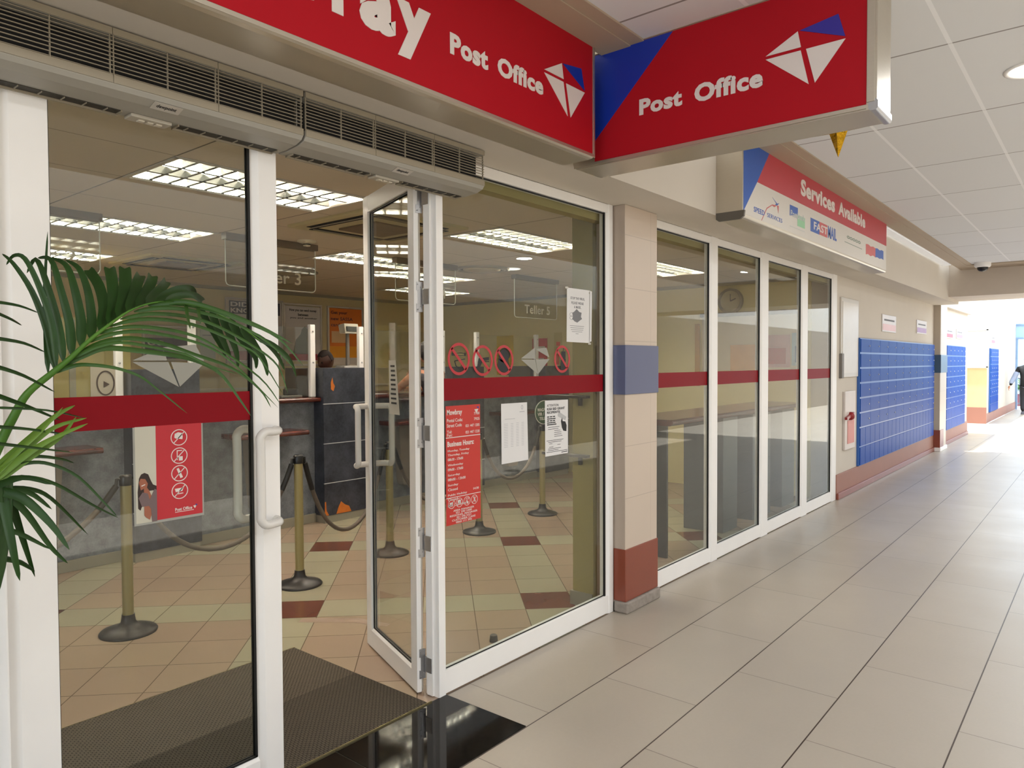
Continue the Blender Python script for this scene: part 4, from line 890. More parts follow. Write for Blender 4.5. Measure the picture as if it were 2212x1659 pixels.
rows = [('Monday, Tuesday', .155), ('Thursday, Friday', .150), ('08h30 - 17h00', .108), ('', 0), ('Wednesday', .108), ('09h00 - 17h00', .108), ('', 0), ('Saturday', .085), ('08h00 - 13h00', .125), ('', 0), ('Sunday', .072), ('Closed', .068), ('', 0), ('Public Holiday', .135), ('Closed', .068), ('', 0), ('Mail Collected', .130)]
z = 1.181
for s, wdt in rows:
    if s: T(s, .012, .012+wdt, z, .013); z -= .0205
    else: z -= .008
m.text('14:20', G0, 2.725, 2.765, .965, .976, .01, .0008, .001)
m.rect(2.530, 2.779, .944, .9475, G0, .001, .0018)
for k in range(4): prohib(m, 2.567+k*.055, .915, .024, (3, 0, 1, 2)[k], G0, .001)
z = .884
for s, wdt in (('AREA MANAGER', .15), ('021 590 5400', .115), ('REGIONAL MANAGER', .20), ('021 590 5531', .105), ('CUSTOMER CARE', .17), ('0860 111 502', .115)):
    m.text(s, G0, 2.654-wdt/2, 2.654+wdt/2, z-.0095, z, .01, .0008, .001); z -= .0118
m.prism([(2.735, 1.370), (2.765, 1.372), (2.752, 1.350)], G0, .001, .0018).build('lettering', OFFW, o)
MB().prism([(2.750, 1.382), (2.767, 1.384), (2.769, 1.373)], G0, .001, .0018).build('emblem_corner', BLUE, o)
def sheet(name, label, P, fill):
    o = thing(name, (P[0][0], 2.487, P[0][1]), label, 'notice', 'paper notices taped to the fixed window'); MB().prism(P, G0, 0, .001).build('sheet', PAPER, o); fill(o); return o
def f1(o):
    m = MB(); m.ring(3.122, 1.362, .009, .012, .003, G0, .001, .0015, 16).rect(3.10, 3.143, 1.336, 1.339, G0, .001, .0015).rect(2.975, 3.06, 1.303, 1.305, G0, .001, .0015)
    for r in range(15):
        for c in range(4): m.rect(2.978+c*.046 + (.0 if c else -.010), 3.0+c*.046, 1.278-r*.0088, 1.2795-r*.0088, G0, .001, .0015)
    m.build('printed_table', mat('pale grey ink', 'a3a3a8', .6), o)
sheet('notice', 'white A4 notice with a printed table, left of the grant notice', [(2.946, 1.388), (3.166, 1.387), (3.176, 1.069), (2.948, 1.068)], f1)
def f2(o):
    m = MB(); m.text('ATTENTION:', G0, 3.350, 3.465, 1.352, 1.366, .0, .0006, .001).text('R350 SRD GRANT', G0, 3.350, 3.525, 1.331, 1.346, .03, .0006, .001).text('RECIPIENTS!', G0, 3.350, 3.476, 1.312, 1.326, .03, .0006, .001)
    for r in range(4):
        for c in range(3): m.rect(3.350+c*.028, 3.372+c*.028+.004*(r % 2), 1.291-r*.0115, 1.297-r*.0115, G0, .001, .0015)
    m.rect(3.350, 3.44, 1.246, 1.252, G0, .001, .0015)
    m.prism([(3.486, 1.262), (3.497, 1.285), (3.503, 1.262), (3.53, 1.258), (3.543, 1.235), (3.54, 1.20), (3.51, 1.205), (3.495, 1.225)], G0, .001, .0016)
    for r, (a, b) in enumerate(((3.36, 3.47), (3.36, 3.46), (3.42, 3.48), (3.42, 3.49), (3.42, 3.49), (3.42, 3.50))): m.rect(a, b, 1.232-r*.011, 1.2345-r*.011, G0, .001, .0015)
    for r, (a, b) in enumerate(((3.345, 3.51), (3.36, 3.49), (3.37, 3.40), (3.45, 3.48), (3.37, 3.41), (3.36, 3.485), (3.36, 3.46), (3.345, 3.55))): m.rect(a, b, 1.156-r*.0095, 1.1585-r*.0095, G0, .001, .0015)
    m.rect(3.49, 3.55, 1.079, 1.083, G0, .001, .0015); m.build('printed_text', BLACKI, o)
    MB().prism([(3.452, 1.30), (3.47, 1.318), (3.54, 1.285), (3.53, 1.265), (3.505, 1.275), (3.46, 1.29)], G0, .001, .0013).build('picture', mat('light grey ink', 'b5b5b5', .6), o)
sheet('notice', 'white A4 notice headed ATTENTION R350 SRD GRANT RECIPIENTS', [(3.331, 1.389), (3.558, 1.386), (3.557, 1.070), (3.333, 1.069)], f2)
def f3(o):
    m = MB(); sh = lambda u, v, d: (u+(1.9-v)*-.02, 2.4895-d, v)
    m.text('STOP THE VIRUS,', sh, 3.585, 3.735, 1.978, 1.995, .01, .0006, .001).text('PLEASE WEAR', sh, 3.595, 3.725, 1.952, 1.968, .01, .0006, .001).text('A MASK.', sh, 3.622, 3.698, 1.928, 1.944, .01, .0006, .001)
    m.prism([(3.651, 1.925), (3.625, 1.908), (3.605, 1.900), (3.612, 1.877), (3.603, 1.865), (3.630, 1.850), (3.657, 1.844), (3.690, 1.860), (3.708, 1.868), (3.696, 1.88), (3.703, 1.905), (3.678, 1.909)], G0, .001, .0016)
    for a in (1.89, 1.87): m.ring(3.60, a, .022, .012, .002, G0, .001, .0014, 16)
    for r, w_ in enumerate((.15, .14, .13, .11, .03)): m.rect(3.655-w_/2, 3.655+w_/2, 1.822-r*.0115, 1.8245-r*.0115, G0, .001, .0015)
    m.build('printed_text', GREYI, o)
    for x, z in ((3.548, 2.045), (3.80, 2.03), (3.79, 1.72)): MB().rect(x-.015, x+.015, z-.006, z+.006, G0, .001, .0016).build('tape', mat('clear sticky tape', 'b9b4a8', .2), o)
    MB().prism([(3.792, 2.044), (3.812, 2.04), (3.806, 1.735), (3.788, 1.73)], lambda u, v, d: (u, 2.4895-d, v), .004, .005).build('curled_edge', PAPER, o)
sheet('notice', 'white mask notice STOP THE VIRUS taped high on the fixed window', [(3.551, 2.046), (3.795, 2.046), (3.792, 1.724), (3.546, 1.727)], f3)
# narrow notice taped to the open leaf
o = thing('notice', tuple(M2 @ Vector((.30, .01, 1.35))), 'narrow printed notice hanging inside the open door leaf glass', 'notice')
fl = lambda u, v, d: tuple(M2 @ Vector((u, .0255+d, v)))
MB().prism([(.30, 1.62), (.40, 1.62), (.395, 1.34), (.25, 1.34)], fl, 0, .001).build('sheet', mat('grey notice paper', 'aaa8a0', .6), o)  # sheet in one flat grey
m = MB()
for r in range(9): m.rect(.315-.003*r, .375-.004*(r % 3), 1.585-r*.024, 1.595-r*.024, fl, .001, .0016)
m.build('printed_text', BLACKI, o)
# small square card on the counter front
o = thing('pictogram_card', (2.46, 6.20, 1.276), 'small pale card with a dark ring pictogram standing behind the red strip', 'card')
MB().rect(2.35, 2.57, 1.276, 1.60, face_y(6.205), 0, .004).build('card', mat('grey beige card', 'a59d8e', .5), o)
MB().ring(2.46, 1.46, .07, .10, .012, face_y(6.200), 0, .002, 32).disc(2.46, 1.45, .03, .03, face_y(6.200), 0, .002, 3).build('pictogram', mat('brown black ink', '3a2c24', .5), o)

# ================================================================ wall past the glazing
fw_ = face_y(2.47)
o = thing('wall_panel', (9.45, 2.46, 1.4), 'pale framed panel on the wall between the last pane and the blue boxes', 'panel')
MB().rect(9.05, 9.80, 1.42, 2.36, fw_, 0, .02).build('panel', mat('pale grey enamel panel', 'c9c2b6', .35), o, bevel=.004)
MB().rect(9.10, 9.75, 1.47, 2.31, fw_, .02, .024).build('inner_panel', mat('cream sheet', 'd2c8b8', .3), o)
MB().rect(9.04, 9.12, 1.41, 1.70, fw_, 0, .035).build('side_bracket', mat('grey metal bracket', '77716a', .5), o, bevel=.004)
o = thing('emergency_button', (9.4, 2.46, .7), 'small white and red wall unit low beside the blue boxes', 'wall unit')
MB().rect(9.20, 9.65, .55, 1.25, fw_, 0, .03).build('plate', mat('pale wall plate', 'cfc4bc', .4), o, bevel=.006)
MB().rect(9.30, 9.58, .62, .90, fw_, .03, .036).build('lower_label', mat('pale red label', 'd28a80', .5), o)
MB().lathe([(.05, 0), (.05, -.02), (.03, -.05), (.001, -.055)], (9.40, 2.44, .95), 20, 'y').build('button', mat('dark red button', '8e1f22', .3), o)
MB().bar2((9.18, .93), (9.5, .98), .03, fw_, .03, .06).build('lever', mat('dark red button', '8e1f22', .3), o)
def plaque(x, z, w_, h_, col, lab, Y=2.47):
    o = thing('plaque', (x+w_/2, Y, z), lab, 'sign', 'small plaques above the post boxes'); fn = face_y(Y)
    MB().rect(x, x+w_, z, z+h_, fn, 0, .012).build('backing', mat('pale plaque', 'd0c6be', .4), o, bevel=.003)
    MB().rect(x+.03, x+w_-.03, z+.02, z+h_*.45, fn, .012, .014).build('lower_band', mat('plaque band '+col, col, .4), o)
    MB().rect(x+.10, x+w_-.10, z+h_*.64, z+h_*.74, fn, .012, .013).build('print_line', GREYI, o)
plaque(11.05, 2.02, .82, .24, 'd9a59a', 'small pale plaque, left of the two above the large blue box wall')
plaque(13.35, 2.06, .80, .22, 'a06a98', 'small purple striped plaque, right of the two above the large blue box wall')
plaque(16.08, 2.05, .75, .20, 'c4505c', 'small red plaque, left of the two above the second blue box wall')
plaque(17.25, 2.07, .80, .19, 'c486a4', 'small pink plaque, right of the two above the second blue box wall')
plaque(23.1, 2.07, .75, .22, 'b86a70', 'small plaque above the farthest blue box wall', 2.5)
def box_wall(x0, x1, z0, z1, Y, label, cols, rows, low):
    o = thing('post_box_wall', ((x0+x1)/2, Y, z0), label, 'post boxes', 'blue walls of private post boxes'); D = .035
    MB().box(x0, x1, Y-D, Y, z0, z1).build('cabinet', mat('pale blue cabinet edge', '3564ad', .3), o, bevel=.003)
    H = (z1-z0); zl = z0+H*low; rh = (z1-zl)/rows; first = None
    for r in range(rows):
        for c in range(cols):
            cw = (x1-x0-.02)/cols; a = x0+.01+c*cw; z = zl+r*rh
            if first is None:
                first = MB().box(0.003, cw-.003, Y-D-.008, Y-D, .010, rh-.012).build('box_door', BOXB, o, bevel=.002)
                first.location = (a, 0, z)
                lk = MB().lathe([(.010, 0), (.010, -.006), (.004, -.008)], (cw*.85, Y-D-.008, rh*.5), 10, 'y').build('lock', STEEL, first)
            else:
                k = twin(first, o, (a, 0, z))
                twin(lk, k)
    n = 20 if cols > 5 else 12; cw = (x1-x0-.02)/n; nxt = None
    for r in range(2):
        for c in range(n):
            h_ = H*low/2; a = x0+.01+c*cw; z = z0+r*h_
            if nxt is None: nxt = MB().box(.005, cw-.005, Y-D-.008, Y-D, .008, h_-.008).build('box_door', BOXB, o, bevel=.002); nxt.location = (a, 0, z)
            else: twin(nxt, o, (a, 0, z))
box_wall(9.82, 14.72, .295, 1.90, 2.47, 'large blue wall of private post boxes right of the last window pane', 10, 6, .30)
box_wall(15.98, 18.25, .285, 1.915, 2.47, 'second blue wall of post boxes past the far tiled column', 5, 6, .25)
box_wall(22.75, 24.45, .265, 1.94, 2.50, 'farthest blue wall of post boxes by the daylight opening', 4, 6, .25)

# ================================================================ outside beyond the end doors
PALEB = mat('pale blue painted steel', '9fc0e4', .4)
o = thing('door_4', (29.5, 0, 0), **ST)
MB().box(29.5, 29.6, -3.2, 3.02, 2.36, 2.80).build('header_panel', PALEB, o, bevel=.004)
MB().box(29.46, 29.64, -3.2, 3.05, 2.78, 2.84).box(29.46, 29.64, -3.2, 3.05, 2.33, 2.38).box(29.47, 29.62, 2.44, 2.52, 0, 2.36).build('frame', mat('grey blue steel frame', '7c97b8', .4), o, bevel=.004)
fe = face_x(29.498); m = MB()
for a_ in (-2.93, -2.86, -2.79, -2.72): m.ring(a_, 2.69, .026, .034, .010, fe, 0, .002, 12).ring(a_, 2.60, .026, .034, .010, fe, 0, .002, 12)
m.rect(-2.95, -2.75, 2.48, 2.495, fe, 0, .002).build('door_marking', mat('slate blue lettering', '56749a', .5), o)
MB().box(29.5, 60, -14, 14, -.2, -.02).build('floor', mat('pale outdoor paving', 'b3b0ab', .8, var=.08), **ST)
MB().box(44, 45, -14, 14, -.02, 4.2).build('wall_end', mat('pale grey building across the yard', '9fb0c0', .7), **ST)
m = MB(); 
for y in (-2, .6, 3.2): m.box(43.93, 44, y, y+1.6, 1.1, 2.9)
m.build('window_6', mat('grey far windows', '8a9aa6', .3), **ST)
o = thing('yard_railing', (31, 1.4, 0), 'dark metal railing outside the end doors behind the person', 'railing')
m = MB()
for k in range(46): m.box(31.0, 31.02, -3.4+k*.14, -3.38+k*.14, .12, .98)
m.box(30.99, 31.04, -3.5, 3.2, .98, 1.02).box(30.99, 31.04, -3.5, 3.2, .10, .14).build('baluster_panel', mat('dark grey painted iron', '4a4c55', .5), o)
for y in (-2.5, -.3, 2.35): MB().box(30.96, 31.06, y, y+.1, -.02, 1.08).build('post', mat('mauve grey steel post', '5d5866', .5), o)
o = thing('low_wall', (32.2, 0, 0), 'low maroon wall outside behind the railing', 'wall')
MB().box(32, 32.3, -4, 4, -.02, .42).build('wall_body', mat('maroon painted kerb wall', '71424a', .7), o)
MB().box(31.95, 32.35, -4, 4, .42, .47).build('coping', mat('pale blue grey coping', '9aa6b8', .6), o)
GL1 = m_leaf('yard foliage', '3f6a3a', '7fa070')
def bush(cx, cy, cz, r, n, label, name='shrub'):
    m = MB()
    for k in range(n):
        a = random.uniform(0, 2*PI); e = random.uniform(.1, 1.4); L_ = r*random.uniform(.6, 1.1)
        d = Vector((math.cos(a)*math.cos(e), math.sin(a)*math.cos(e), math.sin(e)))
        p = Vector((cx, cy, cz)); m.strip([p+d*L_*.3, p+d*L_*.7+Vector((0, 0, .05)), p+d*L_-Vector((0, 0, .12*L_))], .05*r+.03, side=(0, 0, 1))
    return tag(m.build(name, GL1), label, 'shrub')
bush(34, 2.4, .4, .9, 220, 'green shrubs outside beyond the railing'); bush(34.5, .9, .4, .7, 120, 'smaller shrub outside right of the green shrubs')
o = thing('potted_yard_palm', (28.7, 1.15, 0), 'dark palm fronds standing behind the person in black', 'potted palm')
MB().lathe([(.16, 0), (.22, .4), (.23, .42), (.20, .42), (.19, .38), (.001, .37)], (28.7, 1.15, 0), 24).build('pot', mat('dark clay pot', '3a3532', .6), o)
m = MB()
for k in range(9):
    a = 2*PI*k/9+.3; d = Vector((math.cos(a), math.sin(a), 0)); b0 = Vector((28.7, 1.15, .4)); P = [b0, b0+d*.2+Vector((0, 0, .75)), b0+d*.6+Vector((0, 0, 1.15)), b0+d*1.05+Vector((0, 0, 1.0))]
    m.tube(smooth_path(P, 4), .008, 6)
    R_ = smooth_path(P, 6)
    for i in range(5, len(R_)-1):
        t = (R_[i+1]-R_[i]).normalized(); s = t.cross(Vector((0, 0, 1))).normalized()
        for sg in (-1, 1): q = R_[i]; m.strip([q, q+s*sg*.12+t*.08-Vector((0, 0, .02)), q+s*sg*.22+t*.16-Vector((0, 0, .14))], .022, side=(0, 0, 1))
m.build('frond', m_leaf('dark yard palm leaves', '1f3320', '3a5236'), o)

# gold foil star behind the projecting sign
o = thing('foil_star', (3.6, 1.0, 2.72), 'gold foil star decoration hanging behind the red projecting sign', 'decoration')
m = MB(); cx, cz = (3.62, 1.0), 2.72; V = []
for k in range(10):
    a = -PI/2+PI*k/5; r = .17 if k % 2 == 0 else .068; V.append((cx[0]+.0, cx[1]+r*math.cos(a)*-1, cz+r*math.sin(a)))
ctr = [(cx[0]-.04, cx[1], cz), (cx[0]+.04, cx[1], cz)]
vs = V+ctr; m.add(vs, [(k, (k+1) % 10, 10) for k in range(10)]+[((k+1) % 10, k, 11) for k in range(10)])
m.build('star', mat('creased gold foil', 'b58a1e', .25, metal=.9, var=.3, scale=40, bump=.8), o)
MB().tube([(3.62, 1.0, 2.88), (3.62, 1.0, 3.1)], .0015, 6).build('string', OFFW, o)

# ================================================================ people
SKIN_D = mat('deep brown skin', '4a2a1e', .5, var=.08, scale=12); SKIN_L = mat('tan skin', 'b07a5c', .5, var=.06, scale=12)
def skin_mesh(name, joints, bones, material, parent, sub=2):
    """one continuous surface grown over a jointed skeleton; joints = [(x,y,z,r or (rx,ry))]"""
    me = bpy.data.meshes.new(name); me.from_pydata([j[:3] for j in joints], bones, []); me.materials.append(material)
    o = bpy.data.objects.new(name, me); COL.objects.link(o)
    sk = o.modifiers.new('skin', 'SKIN'); sk.use_smooth_shade = True
    for k, j in enumerate(joints):
        v = me.skin_vertices[0].data[k]; r = j[3]; v.radius = r if isinstance(r, tuple) else (r, r)
        v.use_root = k == 0
    sb = o.modifiers.new('sub', 'SUBSURF'); sb.levels = sb.render_levels = sub
    attach(o, parent); return o
def head(o, c, yaw, pitch, skin, hair, hair_kind, s=1.0, roll=0):
    """head with brow, nose, lips, chin, ears; c = centre, faces -y at yaw 0"""
    M = Matrix.Translation(c) @ Matrix.Rotation(yaw, 4, 'Z') @ Matrix.Rotation(pitch, 4, 'X') @ Matrix.Rotation(roll, 4, 'Y') @ Matrix.Scale(s, 4)
    def shape(grow=0, clip=None):
        bm = bmesh.new(); bmesh.ops.create_uvsphere(bm, u_segments=40, v_segments=28, radius=1)
        for v in bm.verts:
            x, y, z = v.co; f = max(0, -y)
            X = x*.076*(1-.28*max(0, -z)**1.5); Y = y*.098; Z = z*.118
            if y < 0: Y -= .006*f*(1 if z < .2 else 0)
            Y -= .024*math.exp(-((x/.17)**2+((z+.12)/.22)**2))*f*f       # nose
            Y -= .010*math.exp(-((x/.3)**2+((z+.50)/.09)**2))*f           # lips
            Y -= .010*math.exp(-((x/.35)**2+((z+.80)/.12)**2))*f          # chin
            Y -= .006*math.exp(-((x/.6)**2+((z-.22)/.08)**2))*f           # brow
            for sx in (-.38, .38): Y += .010*math.exp(-(((x-sx)/.16)**2+((z-.06)/.10)**2))*f   # sockets
            for sx in (-1, 1):                                            # ears
                e = math.exp(-(((y-.05)/.14)**2+((z+.02)/.22)**2)); X += sx*.018*e*max(0, x*sx)**4
            v.co = Vector((X, Y, Z))*(1+grow)
        return bm
    bm = shape(); bmesh.ops.transform(bm, matrix=M, verts=bm.verts); me = bpy.data.meshes.new('head'); bm.to_mesh(me); bm.free(); me.materials.append(skin)
    me.polygons.foreach_set('use_smooth', [True]*len(me.polygons)); h = bpy.data.objects.new('head', me); COL.objects.link(h); attach(h, o)
    for sx in (-1, 1):
        MB().lathe([(.001, -.011), (.008, -.008), (.011, 0), (.008, .008), (.001, .011)], (0, 0, 0), 14).build('eye', mat('dark eye', '1c1512', .2), h).matrix_basis = M @ Matrix.Translation((sx*.029, -.083, .008))
    bm = shape(.045 if hair_kind == 'short' else .13)
    dl = [v for v in bm.verts if (v.co.z < (.055 if v.co.y < -.01 else (-.02 if hair_kind == 'short' else -.09)) and not (hair_kind == 'long' and v.co.y > .0)) or v.co.y < -.082]
    bmesh.ops.delete(bm, geom=dl, context='VERTS'); bmesh.ops.transform(bm, matrix=M, verts=bm.verts)
    me = bpy.data.meshes.new('hair'); bm.to_mesh(me); bm.free(); me.materials.append(hair); me.polygons.foreach_set('use_smooth', [True]*len(me.polygons))
    q = bpy.data.objects.new('hair', me); COL.objects.link(q); attach(q, o); sm = q.modifiers.new('solid', 'SOLIDIFY'); sm.thickness = .006
    return M
def hand(o, wrist, direction, palm_n, skin, s=1.0, curl=.5, thumb=1):
    """palm and five separate bent fingers"""
    d = Vector(direction).normalized(); n = Vector(palm_n); n = (n-d*n.dot(d)).normalized(); sd = d.cross(n)
    w0 = Vector(wrist); J = [(*w0, .024*s), (*(w0+d*.045*s), (.036*s, .017*s)), (*(w0+d*.085*s), (.038*s, .016*s))]; B = [(0, 1), (1, 2)]
    for k, (off, L_) in enumerate(((-.030, .070), (-.010, .078), (.011, .074), (.030, .058))):
        p = w0+d*.088*s+sd*off*s; i = len(J); J.append((*p, .0095*s)); B.append((2, i)); dd = d.copy()
        for q in range(3):
            dd = (dd*math.cos(curl*.55)+n*math.sin(curl*.55)).normalized(); p = p+dd*L_/3*s; J.append((*p, (.0088-.001*q)*s)); B.append((i+q, i+q+1))
    p = w0+d*.03*s-sd*.03*s*thumb; i = len(J); J.append((*p, .012*s)); B.append((1, i))
    for q in range(2): p = p+(d*.7-sd*thumb*.6+n*.3).normalized()*.032*s; J.append((*p, .0095*s)); B.append((i+q, i+q+1))
    return skin_mesh('hand', J, B, skin, o, 1)
HAIR_B = mat('black hair', '15110f', .7, var=.3, scale=60, bump=.3)
# man seated behind the counter, looking down to his right
o = thing('person', (5.42, 7.38, 0), 'man with shaved dark hair in dark jacket and white collar bowing behind the counter', 'person')
x, y, z = 5.42, 7.36, 1.36
J = [(x+.12, y+.10, .78, (.17, .13)), (x+.10, y+.08, 1.05, (.16, .12)), (x+.07, y+.04, 1.30, (.17, .11)), (x+.03, y, 1.42, (.07, .07)), (x-.01, y-.03, 1.50, .055),
     (x+.24, y+.06, 1.33, .065), (x+.36, y-.08, 1.12, .05), (x+.20, y-.28, 1.06, .04), (x-.12, y+.02, 1.33, .065), (x-.24, y-.12, 1.12, .05), (x-.08, y-.30, 1.06, .04),
     (x+.22, y+.02, .72, .10), (x+.24, y-.35, .66, .085), (x+.24, y-.36, .25, .055), (x+.0, y+.02, .72, .10), (x-.02, y-.35, .66, .085), (x-.02, y-.36, .25, .055)]
skin_mesh('clothed_body', J, [(0, 1), (1, 2), (2, 3), (3, 4), (2, 5), (5, 6), (6, 7), (2, 8), (8, 9), (9, 10), (0, 11), (11, 12), (12, 13), (0, 14), (14, 15), (15, 16)], mat('dark navy jacket cloth', '1e2029', .8, var=.1, scale=30), o)
head(o, Vector((x-.035, y-.06, 1.648)), math.radians(-84), math.radians(22), SKIN_D, mat('close cropped dark hair', '231713', .75, var=.15, scale=50), 'short', 1.06)
MB().tube([(x-.07, y-.09, 1.485), (x-.01, y-.12, 1.475), (x+.05, y-.07, 1.50), (x+.075, y-.0, 1.53), (x+.04, y+.05, 1.55), (x-.03, y+.04, 1.54)], .020, 10).build('collar', mat('white shirt collar', 'd8d4cc', .6), o)
for sx, hx in ((1, .20), (-1, -.08)): hand(o, (x+hx, y-.30, 1.06), (-.3, -1, -.05), (0, 0, -1), SKIN_D, 1, .5, sx)
st = thing('stool', (5.50, 7.45, 0), 'swivel stool under the man behind the counter', 'stool')
MB().lathe([(.19, .56), (.20, .58), (.20, .60), (.18, .612), (.001, .615)], (5.50, 7.45, 0), 28).build('seat', BLACK, st); MB().lathe([(.25, 0), (.25, .02), (.03, .05), (.03, .56)], (5.50, 7.45, 0), 24).build('pedestal', STEEL, st)
# woman leaning on the counter, back to the door
o = thing('person', (5.70, 5.6, 0), 'woman in a dark sleeveless top leaning on the counter between the door jambs', 'person')
x, y = 5.70, 5.70
J = [(x, y-.06, .98, (.12, .09)), (x, y-.02, 1.15, (.11, .08)), (x, y+.08, 1.40, (.13, .085)), (x, y+.13, 1.53, (.062, .062)), (x, y+.17, 1.60, .05),
     (x-.18, y+.16, 1.51, .060), (x-.21, y+.28, 1.42, .052), (x-.22, y+.43, 1.325, .043), (x-.06, y+.42, 1.42, .030), (x+.18, y+.16, 1.51, .060), (x+.21, y+.28, 1.42, .052), (x+.16, y+.44, 1.33, .042), (x-.06, y+.47, 1.318, .028),
     (x-.09, y-.08, .84, .085), (x-.10, y-.08, .50, .060), (x-.10, y-.14, .10, .045), (x-.10, y-.02, .04, .04), (x+.09, y-.08, .84, .085), (x+.10, y-.06, .50, .060), (x+.10, y-.12, .10, .045), (x+.10, y, .04, .04)]
BN = [(0, 1), (1, 2), (2, 3), (3, 4), (2, 5), (5, 6), (6, 7), (7, 8), (2, 9), (9, 10), (10, 11), (11, 12), (0, 13), (13, 14), (14, 15), (15, 16), (0, 17), (17, 18), (18, 19), (19, 20)]
skin_mesh('body', J, BN, SKIN_L, o)
TOP = mat('charcoal knit top', '2a282c', .85, var=.15, scale=40)
skin_mesh('top', [(x, y-.07, .90, (.185, .150)), (x, y-.05, 1.04, (.168, .135)), (x, y-.0, 1.20, (.166, .135)), (x, y+.08, 1.39, (.190, .135)), (x-.15, y+.15, 1.49, .080), (x+.15, y+.15, 1.49, .080), (x-.20, y+.21, 1.455, .070), (x+.20, y+.21, 1.455, .070)], [(0, 1), (1, 2), (2, 3), (3, 4), (3, 5), (4, 6), (5, 7)], TOP, o)
skin_mesh('trousers', [(x, y-.07, 1.02, (.150, .120)), (x, y-.08, .93, (.168, .134)), (x-.09, y-.10, .80, .115), (x-.10, y-.08, .50, .088), (x-.10, y-.12, .10, .068), (x+.09, y-.10, .80, .115), (x+.10, y-.06, .50, .088), (x+.10, y-.10, .10, .068)], [(0, 1), (1, 2), (2, 3), (3, 4), (1, 5), (5, 6), (6, 7)], mat('black trousers', '141416', .8), o)
head(o, Vector((x, y+.21, 1.725)), math.radians(172), math.radians(12), SKIN_L, HAIR_B, 'long', .98)
hand(o, (x-.06, y+.42, 1.42), (.2, -.1, 1), (0, -1, 0), SKIN_L, .95, .5, 1); hand(o, (x-.06, y+.47, 1.318), (-1, .1, -.05), (0, 0, -1), SKIN_L, .95, .6, -1)
for sx in (-1, 1): MB().lathe([(.045, 0), (.05, .02), (.045, .06), (.02, .075), (.001, .08)], (x+sx*.10, y-.08, 0), 20).build('shoe', BLACK, o)
# figure in black walking out at the far doors
o = thing('person', (27.0, 2.02, 0), 'person in a black hooded jacket with a pale sleeve walking out at the far end', 'person')
x, y = 27.0, 1.98
J = [(x, y, .95, (.15, .17)), (x, y, 1.15, (.13, .16)), (x, y, 1.37, (.13, .18)), (x+.02, y, 1.49, .065), (x+.03, y, 1.56, .055),
     (x, y+.22, 1.38, .075), (x-.05, y+.33, 1.10, .055), (x-.16, y+.42, .86, .042), (x, y-.22, 1.38, .075), (x+.05, y-.28, 1.10, .055), (x+.02, y-.24, .86, .042),
     (x, y+.10, .86, .10), (x+.05, y+.10, .48, .075), (x-.10, y+.10, .08, .05), (x, y-.10, .86, .10), (x-.02, y-.10, .48, .075), (x+.12, y-.10, .08, .05)]
skin_mesh('clothed_body', J, [(0, 1), (1, 2), (2, 3), (3, 4), (2, 5), (5, 6), (6, 7), (2, 8), (8, 9), (9, 10), (0, 11), (11, 12), (12, 13), (0, 14), (14, 15), (15, 16)], mat('black jacket cloth', '101013', .8, var=.1), o)
skin_mesh('trousers', [(x, y, .92, (.14, .16)), (x, y+.10, .78, .108), (x+.05, y+.10, .48, .09), (x-.10, y+.10, .10, .07), (x, y-.10, .78, .108), (x-.02, y-.10, .48, .09), (x+.12, y-.10, .10, .07)], [(0, 1), (1, 2), (2, 3), (0, 4), (4, 5), (5, 6)], mat('charcoal trousers', '26272c', .8), o)
skin_mesh('pale_sleeve', [(x-.02, y+.25, 1.30, .08), (x-.06, y+.34, 1.08, .075), (x-.15, y+.42, .90, .06)], [(0, 1), (1, 2)], mat('pale blue cloth over the arm', '8d97ad', .8), o)
head(o, Vector((x+.03, y, 1.655)), math.radians(90), 0, SKIN_D, mat('black hood cloth', '0e0e10', .8), 'long', 1.0)
hand(o, (x-.17, y+.43, .86), (-.3, .3, -1), (0, -1, 0), SKIN_L, 1, .5, 1); hand(o, (x+.02, y-.24, .86), (0, 0, -1), (0, 1, 0), SKIN_D, 1, .5, 1)
for dx, sy in ((-.14, .10), (.08, -.10)):
    MB().prism([(-.12, 0), (.12, 0), (.12, .06), (.05, .09), (-.08, .05), (-.12, .03)], lambda u, v, d: (x+dx+u, y+sy-.04+d, v), 0, .08).build('shoe', mat('grey trainers', '55555c', .6), o, bevel=.015, seg=3)

